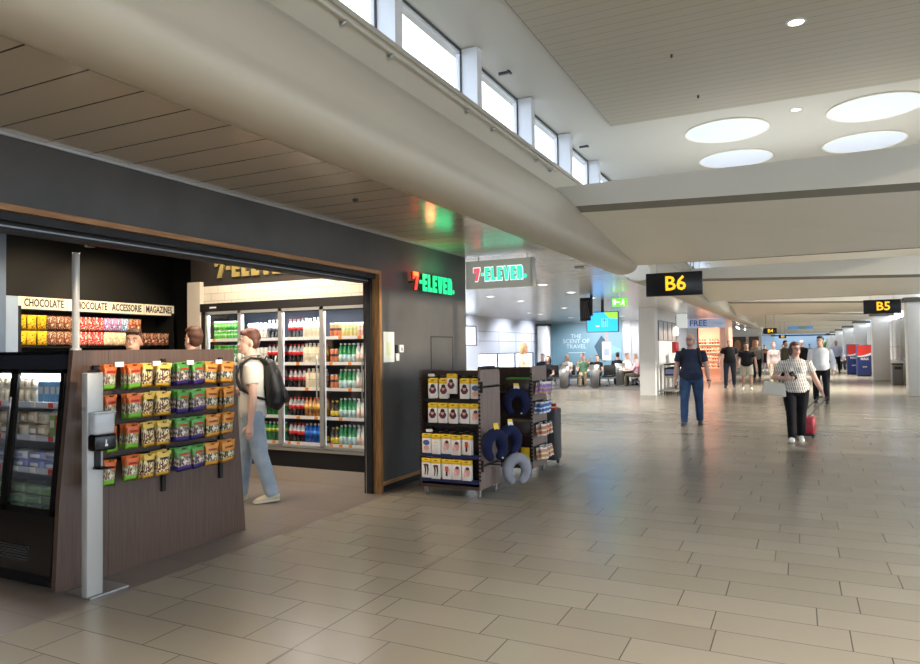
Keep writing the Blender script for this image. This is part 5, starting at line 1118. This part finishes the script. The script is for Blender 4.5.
for r_, (z, c1, c2, n) in enumerate(((1.19, '#8f78b4', '#d8a07c', 6), (.94, '#3f74b8', '#dfe4ea', 6), (.66, '#c87848', '#e6d6c4', 7), (.37, '#c98a58', '#ead8c0', 6))):
    me = sock_pack(c1, c2)
    m = MB(); m.box(.375, .39, -.25, .2, z - .01, z + .012, M_black); 
    for q in range(n): m.tube([(.38, -.22 + q*.065, z), (.52, -.22 + q*.065, z + .005)], .003, M_black, 5)
    m.build('hook_rail', r2)
    for q in range(n):
        for dd in range(2):
            o = put('wrapped_pack', me, (-2.955 + dd*.055, 8.22 + q*.065 + rr.uniform(-.006, .006), z + rr.uniform(-.01, .01)), '%s wrapped pack, %s row on the far rack side, %s along, %s' % (('purple', 'blue', 'orange', 'tan')[r_], ROWN[r_] if r_ < 3 else 'lowest', ORD[q], ('inner', 'outer')[dd]), 'pack', 'packs fanned on the far rack side', PI/2 + rr.uniform(-.4, .3))
            o.rotation_euler.x = rr.uniform(-.15, .15)
cs_ = thing('suitcase', 'dark upright suitcase with red and white tag behind the far rack', 'suitcase', (-3.17, 9.25, 0))
m = MB(); m.rbox(-.16, .16, -.13, .13, .06, .78, M_darkgrey, .04, 3); m.build('shell', cs_)
m = MB(); m.tube([(-.05, 0, .78), (-.05, 0, .93), (-.03, 0, .98), (.03, 0, .98), (.05, 0, .93), (.05, 0, .78)], .012, M_paper, 8); m.build('handle', cs_)
m = MB(); m.rbox(.07, .17, -.145, -.13, .76, .85, mat('red_label', '#c4252c', .5), .004, 1); m.box(.08, .16, -.147, -.145, .79, .81, M_paper); m.build('tag', cs_)
for x in (-.11, .11):
    m = MB(); m.build('wheel', cs_) if 0 else None; m.lathe([(.03, -.012), (.03, .012)], M_rubber, 10, M=T(x, .08, .03) @ Matrix.Rotation(PI/2, 4, 'Y')); m.build('wheel', cs_)

# ------------------------------------------------------------------ gate signs
M_signb = mat('sign_black', '#14141f', .35)
def gate_sign(txt, x0, x1, z0, z1, y, ztop, label, small=False):
    t = thing('gate_sign', label, 'sign', ((x0 + x1)/2, y, z0)); w = x1 - x0; h = z1 - z0
    m = MB(); m.rbox(-w/2, w/2, -.04, .04, 0, h, M_signb, .008, 1); m.build('panel', t)
    if txt:
        m = MB(); m.addmesh(text_mesh(txt, h*.86, 1.0, .002, h*.014), M_yellow, T(.03*w, -.043, h*.5) @ FACE_MY); m.build('lettering', t)
    for sx in (-.3, .3):
        m = MB(); m.tube([(sx*w, 0, h - .01), (sx*w, 0, ztop - z0)], .009, M_steel, 8); m.build('hanger', t)
    return t
gate_sign('B6', -2.40, -1.45, 2.505, 2.912, 12.47, 3.09, 'black hanging gate sign B6 in yellow at the first crossbeam')
gate_sign('B5', 1.77, 2.72, 2.525, 2.935, 23.67, 3.085, 'black hanging gate sign B5 in yellow beside the right pillars')
gate_sign('B4', -1.43, -.86, 2.18, 2.44, 34.87, 3.09, 'black hanging gate sign B4 in yellow over the distant walkers')
gate_sign('B3', -1.04, -.62, 2.08, 2.29, 46.07, 3.09, 'smallest black hanging gate sign, farthest down the hall')
bn = thing('hanging_banner', 'long blue hanging banner across the far hall above the walkers', 'banner', (.18, 57.2, 2.86))
m = MB(); m.box(-.86, .86, -.03, .03, 0, .26, mat('banner_blue', '#5f93c4', .4, emit=.15)); m.box(-.1, .4, -.034, -.03, .05, .21, mat('banner_olive', '#8fa07a', .5)); m.build('panel', bn)
for x in (-.7, .7):
    m = MB(); m.tube([(x, 0, .25), (x, 0, .25)], .008, M_steel, 6) if 0 else m.box(x - .01, x + .01, -.01, .01, .25, .33, M_steel); m.build('hanger', bn)

# ------------------------------------------------------------------ right side: drinks machines, framed panel, bin, cabinet
def machine(label, x0, x1, y, h, logo=True):
    t = thing('drinks_fridge', label, 'drinks fridge', ((x0 + x1)/2, y, 0)); w = x1 - x0
    m = MB(); m.rbox(-w/2, w/2, 0, .7, .06, h, mat('machine_navy', '#1f3270', .35), .02, 2); m.box(-w/2 + .03, w/2 - .03, .03, .65, 0, .06, M_black); m.build('body', t)
    m = MB(); z = lambda u, a: h*.64 + a + .10*h*u*u
    n = 8; pts = [(-w/2 + .01 + (w - .02)*i/n, -.004, z(i/n, .02)) for i in range(n + 1)]
    m.add(pts + [(w/2 - .01, -.004, h - .02), (-w/2 + .01, -.004, h - .02)], [list(range(n + 3))], mat('machine_red', '#d8382f', .35)); 
    m.add([(p_[0], -.005, p_[2] - .075*h*(.5 + i/n*.5)) for i, p_ in enumerate(pts)] + [(p_[0], -.005, p_[2]) for p_ in pts[::-1]], [list(range(2*n + 2))], M_paper); m.build('front_graphic', t)
    m = MB(); m.addmesh(text_mesh('MAX', .17, 1, .001, .004), M_paper, T(.02, -.008, h*.55) @ FACE_MY); m.addmesh(text_mesh('MAX', .09, 1, .001, .002), M_paper, T(.02, -.008, h*.3) @ FACE_MY); m.build('lettering', t)
    return t
machine('red and navy drinks fridge with white wave, nearer of two by the pillars', 2.72, 3.36, 41.0, 1.62)
machine('red and navy drinks fridge with white wave, partly hidden behind its twin', 2.42, 3.02, 43.6, 1.66)
pf = thing('framed_panel', 'tall framed olive glass panel on the right wall beyond the near pillar', 'panel', (3.99, 33.85, 1.05))
m = MB(); m.box(-.03, 0, -1.15, 1.15, 0, 1.7, M_grey); m.build('frame', pf); m = MB(); m.box(-.034, -.03, -1.1, 1.1, .05, 1.65, mat('olive_glass', '#7d8268', .2, noise=.25, nscale=3)); m.build('pane', pf)
bi = thing('litter_bin', 'dark grey litter bin standing between the right-hand pillars', 'bin', (3.56, 32.6, 0))
m = MB(); m.rbox(-.18, .18, -.2, .2, .0, .80, mat('bin_grey', '#5d5a55', .4, metal=.3), .03, 2); m.build('body', bi); m = MB(); m.rbox(-.19, .19, -.21, .21, .80, .86, M_black, .02, 2); m.box(-.12, .12, -.212, -.2, .62, .72, M_black); m.build('lid', bi)
cbn = thing('low_cabinet', 'low white cabinet against the right wall under the framed panel', 'cabinet', (3.77, 33.4, 0))
m = MB(); m.rbox(-.19, .19, -.5, 1.6, .0, .95, M_white, .01, 1); m.build('body', cbn)
for q in range(2):
    m = MB(); m.box(-.2, -.19, -.47 + q*1.04, .53 + q*1.04, .06, .9, M_white); d_ = m.build('door', cbn); m = MB(); m.box(-.215, -.2, .48 + q*.1, .5 + q*.1, .4, .6, M_steel); m.build('handle', d_)

# ------------------------------------------------------------------ left of the hall: trolleys, fire box, lightbox, tax free shop
def trolley():
    t = thing('baggage_trolley', 'steel baggage trolley', 'trolley')
    m = MB(); tb = lambda p, r=.014: m.tube(p, r, M_steel, 7)
    for s in (-1, 1): tb([(s*.26, -.45, .12), (s*.24, .35, .14), (s*.24, .42, .2), (s*.24, .5, .95), (s*.24, .52, 1.0)])
    for y in (-.4, -.1, .2): tb([(-.26, y, .13), (.26, y, .13)], .01)
    tb([(-.24, .46, .55), (.24, .46, .55)], .01); m.build('frame', t)
    m = MB(); m.tube([(-.26, .53, 1.01), (.26, .53, 1.01)], .02, M_black, 8); m.build('handle', t)
    m = MB(); m.box(-.22, .22, .42, .44, .62, .9, M_black); m.box(-.19, .19, .415, .42, .68, .84, mat('trolley_screen', '#7f8fc0', .4)); m.build('sign_plate', t)
    for x, y in ((-.22, .35), (.22, .35), (0, -.42)):
        m = MB(); m.lathe([(.06, -.016), (.065, -.01), (.065, .01), (.06, .016)], M_rubber, 12, M=T(x, y, .065) @ Matrix.Rotation(PI/2, 4, 'Y')); m.build('wheel', t)
    return t
tr = trolley()
for i in range(5):
    q = tr if i == 0 else dup(tr, (0, 0, 0)); q.location = (-3.98, 24.35 + i*.42, 0); q['label'] = 'steel baggage trolley, %s in the nested row by the white wall' % (('nearest', 'second', 'third', 'fourth', 'farthest')[i]); q['group'] = 'nested baggage trolleys'
fb = thing('fire_hose_box', 'red fire hose box mounted on the white wall past the trolleys', 'fire box', (-4.335, 27.6, 1.4))
m = MB(); m.rbox(0, .16, -.28, .28, 0, .42, mat('fire_red', '#a01c22', .4), .015, 1); m.build('cabinet', fb); m = MB(); m.rbox(.16, .172, -.25, .25, .04, .38, mat('fire_red_door', '#8f181d', .4), .006, 1); d_ = m.build('door', fb); m = MB(); m.box(.172, .185, .18, .22, .18, .26, M_steel); m.build('handle', d_)
lb_ = thing('lightbox', 'pale hanging lightbox sign near the ceiling left of the tax free shop', 'sign', (-4.05, 28.0, 2.36))
m = MB(); m.rbox(-.2, .2, -.05, .05, 0, .55, mat('lightbox_face', '#cfd3cf', .5, emit=.25), .03, 2); m.build('panel', lb_); m = MB(); m.box(-.02, .02, -.02, .02, .55, .585, M_steel); m.build('hanger', lb_)
wl = thing('wall_lamp', 'small lit white wall lamp at the end of the white wall', 'lamp', (-4.28, 28.15, 2.08))
m = MB(); m.lathe([(.05, 0), (.07, .03), (.07, .3), (.05, .33)], mat('lamp_glow', '#fff4e0', .5, emit=1.6), 14); m.build('shade', wl); m = MB(); m.box(-.05, 0, -.03, .03, .12, .2, M_steel); m.build('bracket', wl)
# tax free shop
M_peach = mat('peach_wall', '#e3b49c', .6, emit=.06)
m = MB(); m.box(-7.6, -3.0, 37.6, 37.8, 0, 2.945, M_peach); m.box(-3.25, -3.0, 34.0, 37.6, 0, 2.945, M_peach); m.box(-7.6, -5.2, 34.3, 34.5, 0, 2.945, M_white); struct('wall_tax_free', m)
tf = thing('shop_sign', 'pale blue translucent shop sign with dark blue letters FREE', 'sign', (-4.0, 33.9, 2.5))
m = MB(); m.box(-1.15, 1.0, -.03, .03, 0, .42, mat('tax_free_panel', '#a9b9d4', .3, emit=.15)); m.build('panel', tf)
m = MB(); m.addmesh(text_mesh('FREE', .38, 1.0, .003, .006), mat('tax_free_blue', '#2f55a8', .5), T(-.17, -.034, .21) @ FACE_MY); m.build('lettering', tf)
m = MB()
for k in range(7): m.box(.36 + k*.085, .42 + k*.085, -.035, -.03, .16, .24, M_paper)
m.build('small_lettering', tf)
area('tax_free_lamp', (-4.4, 35.6, 2.9), 1.8, 90, '#ffd9c4', sy=1.5)
tfs = thing('shelf_unit', 'peach lit shelf unit of bottles inside the tax free shop', 'shelf unit', (-4.35, 37.58, 0))
m = MB(); m.box(-1.05, 1.05, -.03, 0, 0, 2.3, M_peach); m.box(-1.05, -1.02, -.35, 0, 0, 2.3, M_peach); m.box(1.02, 1.05, -.35, 0, 0, 2.3, M_peach); m.build('carcass', tfs)
TZ = [1.75, 1.35, .95, .55]
for z in TZ:
    m = MB(); m.box(-1.02, 1.02, -.33, -.03, z - .03, z, mat('peach_shelf', '#efd2c0', .5, emit=.1)); m.build('shelf', tfs)
tc = [('dark red', '#7a2a24'), ('amber', '#a8642c'), ('pale', '#d8c4b0'), ('dark green', '#2f3f2c'), ('gold', '#c49a4a')]
TB = [bottle_mesh('spirit_bottle', mat('spirit_' + n, c, .25), mat('spirit_label', '#e4d6c0', .5), M_black, .27, .045) for n, c in tc]
for r_, z in enumerate(TZ):
    for q in range(16):
        a = rr.randrange(5); put('spirit_bottle', TB[a], (-5.28 + q*.125, 37.34, z), '%s bottle, %s shelf of the tax free shop, %s from left' % (tc[a][0], ROWN[r_] if r_ < 3 else 'lowest', ORD[q]), 'bottle', 'bottles in the tax free shop')
rs = thing('display_stand', 'low red display stand at the tax free shop entrance', 'stand', (-3.55, 40.5, 0))
m = MB(); m.rbox(-.3, .3, -.25, .25, .05, .75, mat('stand_red', '#b8322c', .5), .02, 1); m.build('body', rs); m = MB(); m.box(-.25, .25, -.2, .2, 0, .05, M_black); m.build('plinth', rs); m = MB(); m.rbox(-.27, .27, -.26, -.25, .45, .62, M_hat, .003, 1); m.build('sign_plate', rs)
# far left: posters and ceiling spots
m = MB(); m.box(-8, -2.4, 56, 56.2, 0, 2.945, mat('far_wall', '#c9c2b8', .6)); struct('wall_far_left', m)
for x0, x1, lb in ((-4.65, -3.5, 'wide dark brown picture panel on the far left wall'), (-3.3, -2.62, 'narrow dark brown picture panel right of the wide one')):
    t = thing('picture_panel', lb, 'picture', ((x0 + x1)/2, 55.95, 1.2)); w = x1 - x0
    m = MB(); m.box(-w/2, w/2, -.03, .04, 0, 1.15, mat('panel_brown', '#4d3a2c', .5, noise=.4, nscale=2)); m.build('board', t)
    m = MB(); m.ell((0, -.03, .5), (w*.2, .012, .42), mat('panel_tan', '#a9764c', .5), 14, 8); m.build('image', t)
for i, (x, y) in enumerate(((-3.9, 40), (-3.5, 41.6), (-3.15, 43), (-3.7, 45), (-3.3, 46.5), (-3.1, 49))):
    t = thing('track_spotlight', 'small white track spotlight in the far left ceiling, %s in depth' % ORD[i], 'spotlight', (x, y, 2.945), group='white spotlights over the far shops')
    m = MB(); m.tube([(0, 0, 0), (0, 0, -.12)], .012, M_white, 6); m.build('stem', t); m = MB(); m.tube([(0, .06, -.1), (0, -.1, -.2)], .06, M_white, 10); m.build('head', t)
    m = MB(); m.ell((0, -.105, -.203), (.05, .02, .045), M_dlc, 10, 6); m.build('lens', t)

# ------------------------------------------------------------------ lounge on the left
gi = 0
for x, y in ((-4.75, 13.65), (-6.95, 15.95), (-6.9, 17.95), (-4.82, 15.9), (-6.87, 21.85), (-8.95, 24.1), (-8.88, 25.2), (-8.83, 29.0), (-8.5, 30.0), (-4.9, 18.0), (-4.9, 21.9), (-6.9, 25.2), (-6.6, 29.0)):
    gi += 1
    downlight((x, y, 2.945), 'lit ceiling downlight over the lounge, %s of those seen from the front' % ORD[gi - 1], 'downlights in the lounge ceiling', M_dlc, .09)
for x, y in ((-4.85, 12.2), (-7.4, 17), (-4.9, 20), (-8.6, 24), (-8.5, 29.4), (-6.6, 27), (-9, 15)): spot('lounge_lamp', (x, y, 2.9), 230, '#fffaf4', ang=2.4, r=.1)
m = MB(); m.lathe([(.05, 0), (.085, -.01), (.08, -.035), (.04, -.045)], M_white, 16, c=(-3.2, 11.0, 2.945)); tag(m.build('smoke_detector'), 'white ceiling smoke detector near the curved bulkhead end', 'detector')
m = MB(); m.lathe([(.02, 0), (.03, -.012), (.01, -.03)], M_darkgrey, 10, c=(-3.48, 5.04, 2.945)); tag(m.build('ceiling_sensor'), 'small dark sensor in the beige ceiling planks above the shop', 'sensor')
tv = thing('ceiling_screen', 'bright blue screen with green corner hung from the lounge ceiling', 'screen', (-4.88, 19.0, 2.07))
m = MB(); m.box(-.45, .45, 0, .06, -.02, .55, M_black); m.build('housing', tv)
M_scr = mat('screen_blue', '#2f9be0', .4, emit=.75, ecol='#2a9df0'); M_scg = mat('screen_green', '#8cc63f', .4, emit=.65, ecol='#86c83a'); M_scw = mat('screen_white', '#d8eefa', .4, emit=.5)
m = MB(); m.box(-.43, .43, -.004, 0, 0, .53, M_scr); m.build('screen', tv)
m = MB(); m.add([(.05, -.005, .53), (.43, -.005, .53), (.43, -.005, .34), (.2, -.005, .36)], [(0,1,2,3)], M_scg); m.build('screen_graphic', tv)
m = MB(); m.box(-.18, -.08, -.006, -.004, .13, .17, M_scw)
for q in range(4): m.box(-.02 + q*.05, .0 + q*.05, -.006, -.004, .12, .36, mat('screen_pale', '#7fc4ee', .4, emit=.6))
m.box(.02, .1, -.006, -.004, .3, .33, M_darkgrey); m.build('screen_text', tv)
m = MB(); m.box(-.04, .04, .02, .06, .55, .875, M_black); m.build('mount', tv)
bm_ = thing('ceiling_monitor', 'black back of a monitor with cables hung beside the blue screen', 'monitor', (-4.76, 17.0, 2.3))
m = MB(); m.rbox(-.17, .1, -.03, .03, .0, .58, M_black, .01, 1); m.build('housing', bm_)
m = MB(); m.box(.1, .15, -.03, .05, .12, .645, M_blackgloss); m.build('mount', bm_)
m = MB()
for q in range(5): m.tube([(-.13 + q*.05, -.035, .5), (-.1 + q*.03, -.06, .3 + .04*q), (-.12 + q*.05, -.035, .06)], .012, mat('cable_grey', '#4c4a48', .5), 6)
m.build('cable', bm_)
ex = thing('exit_sign', 'glowing green exit sign with running figure under the lounge ceiling', 'exit sign', (-3.93, 17.0, 2.63))
m = MB(); m.rbox(-.18, .18, -.03, .03, 0, .2, mat('exit_green', '#55b83a', .4, emit=.6, ecol='#5cc832'), .008, 1); m.build('panel', ex)
M_ew = mat('exit_white', '#f4f8d8', .4, emit=.9); m = MB(); m.ell((.1, -.034, .155), (.017, .004, .017), M_ew, 8, 6)
for p0, p1 in (((.1, .14), (.085, .085)), ((.085, .085), (.12, .06)), ((.12, .06), (.115, .02)), ((.085, .085), (.06, .05)), ((.06, .05), (.03, .05)), ((.098, .13), (.06, .11)), ((.098, .13), (.135, .105))): m.tube([(p0[0], -.034, p0[1]), (p1[0], -.034, p1[1])], .009, M_ew, 6)
m.box(-.15, -.09, -.034, -.03, .04, .16, M_ew); m.box(-.08, .02, -.034, -.03, .09, .115, M_ew); m.build('pictogram', ex)
m = MB(); m.tube([(0, 0, .2), (0, 0, .315)], .01, M_steel, 6); m.build('hanger', ex)
# mural poster
mu = thing('wall_poster', 'large teal wall poster reading the scent of travel behind the seats', 'poster', (-11.5, 33.97, 0))
g = G('poster_teal'); v, p = g.pos('Object')
M_teal = g.out(Base_Color=g.ramp(g.ma('ADD', g.ma('DIVIDE', p[2], 3.2), g.ma('MULTIPLY', g.noise(v, .7, 2), .25)), [(.1, '#567884'), (.5, '#7197a4'), (.95, '#7d9fab')]), Roughness=.5)
m = MB(); m.box(.1, 3.75, -.02, 0, .1, 2.92, M_teal); m.build('sheet', mu)
m = MB(); M_pt = mat('poster_text', '#c4d8dc', .5)
for s, z in (('THE', 2.22), ('SCENT OF', 1.97), ('TRAVEL', 1.70)): m.addmesh(text_mesh(s, .3, 1, .001, .002), M_pt, T(1.42, -.022, z) @ FACE_MY)
m.box(1.0, 1.9, -.022, -.02, 1.38, 1.41, M_pt); m.build('lettering', mu)
m = MB(); m.add([(2.35, -.021, 1.7), (2.72, -.021, 2.25), (2.95, -.021, 1.95), (2.9, -.021, .9), (2.6, -.021, 1.1)], [(0,1,2,3,4)], mat('poster_dark_teal', '#2f4d5a', .5)); m.add([(2.9, -.0205, 1.9), (3.7, -.0205, 1.55), (3.7, -.0205, 1.45), (2.9, -.0205, 1.2)], [(0,1,2,3)], mat('poster_mid_teal', '#7fa9b4', .5)); m.build('backdrop_shape', mu)
m = MB(); m.rbox(2.75, 3.2, -.028, -.02, 1.0, 1.95, mat('poster_bottle', '#c9c0b4', .4), .06, 3); m.box(2.9, 3.06, -.03, -.02, 1.95, 2.5, mat('poster_cap', '#a58f88', .4)); m.box(2.85, 3.1, -.031, -.028, 1.25, 1.6, mat('poster_label', '#8f98a0', .5)); m.build('bottle_image', mu)
# bins / bollards
for i, (x, y) in enumerate(((-8.5, 27.1), (-8.36, 29.6), (-8.26, 31.4), (-7.92, 33.2))):
    pass
bo = thing('bollard', 'tall tapered steel bollard', 'bollard')
m = MB(); m.tube([(0, 0, 0), (0, 0, .55), (0, 0, .93)], [(.17, .10), (.20, .12), (.225, .14)], M_steel, 18, ref=(0, 1, 0)); m.build('shell', bo); m = MB(); m.tube([(0, 0, .925), (0, 0, .945)], (.215, .13), M_darkgrey, 18, ref=(0, 1, 0)); m.build('cap', bo)
for i, (x, y) in enumerate(((-8.55, 27.0), (-7.5, 27.8), (-6.95, 29.9), (-5.95, 31.6))):
    q = bo if i == 0 else dup(bo, (0, 0, 0)); q.location = (x, y, 0); q['label'] = 'tapered steel bollard before the seats, %s from the left' % ORD[i]; q['group'] = 'steel bollards in front of the seats'
for x, y, rx, rz in ((-9.6, 31.2, .75, 0), (-8.2, 31.2, .75, 0), (-6.4, 31.4, .75, 0)): spot('wall_fill_spot', (x, y, 2.9), 170, '#f4f6ff', rot=(rx, 0, rz), ang=1.9, r=.1)  # spots added to lift the dark poster wall
for y in (12, 16, 20, 24, 28, 31): spot('wall_fill_spot', (-9.6, y, 2.9), 170, '#eef3ff', rot=(.8, 0, PI/2), ang=1.9, r=.1)  # more added spots, brightening the left lounge wall
# benches and seated people
def bench(label, loc, rz, n):
    t = thing('bench_seat', label, 'bench', loc, rz); w = .58
    for i in range(n):
        x = (i - (n - 1)/2)*w
        m = MB(); m.rbox(x - .25, x + .25, -.22, .25, .40, .46, M_black, .025, 2); m.build('seat', t)
        m = MB(); m.rbox(x - .25, x + .25, -.29, -.23, .48, .92, M_black, .025, 2, M=Matrix.Rotation(.12, 4, 'X')); m.build('backrest', t)
    m = MB(); m.box(-n*w/2, n*w/2, -.04, .04, .33, .39, M_steel); m.build('beam', t)
    for s in (-1, 1):
        m = MB(); x = s*(n*w/2 - .3); m.tube([(x, -.26, .02), (x, 0, .34), (x, .26, .02)], .02, M_chrome, 8); m.build('leg', t)
    return t
bench('black row of lounge seats facing the hall, behind the left bollards', (-8.4, 29.0, 0), PI + .1, 5)
bench('black row of lounge seats facing left beside the white wall block', (-6.15, 29.3, 0), PI/2, 2)
bench('black row of lounge seats turned away at the back of the lounge', (-6.6, 30.9, 0), .2, 3)
SIT = ((1.45, 1.5, .1, 0), (1.45, 1.4, .1, 0)); SA = (((.15, .35, -1), (-.1, 1, -.15)), ((.15, .35, -1), (-.1, 1, -.15)))
def sitter(lb, x, y, hd_, top, bot, hair, skin='fair', h=1.72, **k):
    k.setdefault('arms', SA)
    return person(lb, (x, y), hd_, h, top, bot, SH_black, hair, skin, legs=SIT, seat=.54, vox=.015, face=False, **k)
FS = math.atan2(-1, .15)
sitter('person in white top with pale hair seated at the left end of the seats', -8.95, 28.0 + .75, FS, cloth('white_tee', '#d9d4ca'), M_djeans, ('long', 'blond'), woman=True)
sitter('person in light green shirt seated facing the hall behind the bollards', -8.28, 28.95, FS, cloth('green_shirt', '#6f9f84'), cloth('tan_trousers', '#a39478'), ('short', 'grey'), w=1.12)
sitter('person in dark top with raised arm seated right of the green shirt', -7.68, 28.9, FS, cloth('black_tee', '#1c1c20'), cloth('dark_slacks', '#1a1b24'), ('short', 'dark'), 'tan', arms=(((.7, .5, .1), (-.6, .3, .7)), SA[1]))
sitter('person in navy jacket sitting at a high table left of the seats', -9.55, 27.3, FS, cloth('navy_jacket', '#20263c'), cloth('dark_slacks', '#1a1b24'), ('short', 'grey'), h=1.86)
sitter('person in orange-brown top seated between the white and green shirts', -8.75, 30.4, FS, cloth('rust_top', '#7c5a48'), cloth('dark_slacks', '#1a1b24'), ('short', 'brown'), h=1.86)
sitter('person in dark suit seen from behind, seated at the back of the lounge', -7.15, 30.35, PI/2 + .2, cloth('dark_suit', '#1b1d26'), cloth('dark_slacks', '#1a1b24'), ('short', 'dark'), sleeves='long', h=1.88)
sitter('person in white shirt seated beside the dark suit in the lounge', -6.75, 30.3, math.atan2(-.5, 1), cloth('white_shirt', '#dfe2e8', noise=.06), cloth('dark_slacks', '#1a1b24'), ('short', 'grey'), sleeves='long', h=1.8)
sitter('person in pink shirt seated sideways beside the white wall block', -6.1, 29.3, PI, cloth('pink_shirt', '#d8a9b4'), cloth('olive_trousers', '#55503e'), ('short', 'grey'), sleeves='long', h=1.75)
person('person in white top with long blond hair standing in the lounge above the far rack', (-6.63, 17.4), math.atan2(-.35, 1), 1.76, cloth('white_tee', '#d9d4ca'), cloth('beige_trousers', '#b9a88c'), SH_white, ('long', 'blond'), 'fair', woman=True, vox=.012, sleeves='long')
sitter('person with dark hair crouched at a table beside the standing blond', -8.35, 24.5, FS, cloth('dark_suit', '#1b1d26'), cloth('dark_slacks', '#1a1b24'), ('long', 'dark'), woman=True, h=1.72)
cc = thing('service_counter', 'white service counter at the far left of the lounge', 'counter', (-9.3, 20.3, 0))
m = MB(); m.rbox(-1.2, .25, -.3, .3, 0, .92, M_white, .01, 1); m.build('body', cc); m = MB(); m.rbox(-1.25, .3, -.35, .35, .92, .97, M_paper, .01, 1); m.build('worktop', cc)
# far seated group on the right
bench('black row of far seats by the right-hand pillars', (3.0, 52.2, 0), PI, 3)
sitter('person in pale top seated far right near the drinks fridges', 2.55, 52.1, FS, cloth('pale_top', '#c4c6cc'), cloth('dark_slacks', '#1a1b24'), ('short', 'dark'))
sitter('person in dark clothes seated far right beside the pale top', 3.15, 52.1, FS, cloth('dark_suit', '#1b1d26'), cloth('dark_slacks', '#1a1b24'), ('short', 'dark'))
# potted palm far right
pp = thing('potted_plant', 'green leafy plant in the far right of the hall', 'plant', (1.75, 62, 0))
m = MB(); m.lathe([(.2, 0), (.28, .45), (.25, .45), (.24, .4)], M_darkgrey, 14); m.build('pot', pp)
m = MB(); ml = mat('leaf_green', '#56743c', .6)
for q in range(46):
    a = rr.uniform(0, 2*PI); r0 = rr.uniform(.2, .7); z = rr.uniform(1.3, 2.3); b0 = Vector((0, 0, .4 + rr.random()*.8)); tip = Vector((r0*math.cos(a), r0*math.sin(a), z)); md = b0.lerp(tip, .6) + Vector((0, 0, .2)); sd_ = Vector((-math.sin(a), math.cos(a), 0))*.06
    m.add([b0, md + sd_, tip, md - sd_], [(0,1,2,3)], ml)
m.build('foliage', pp)
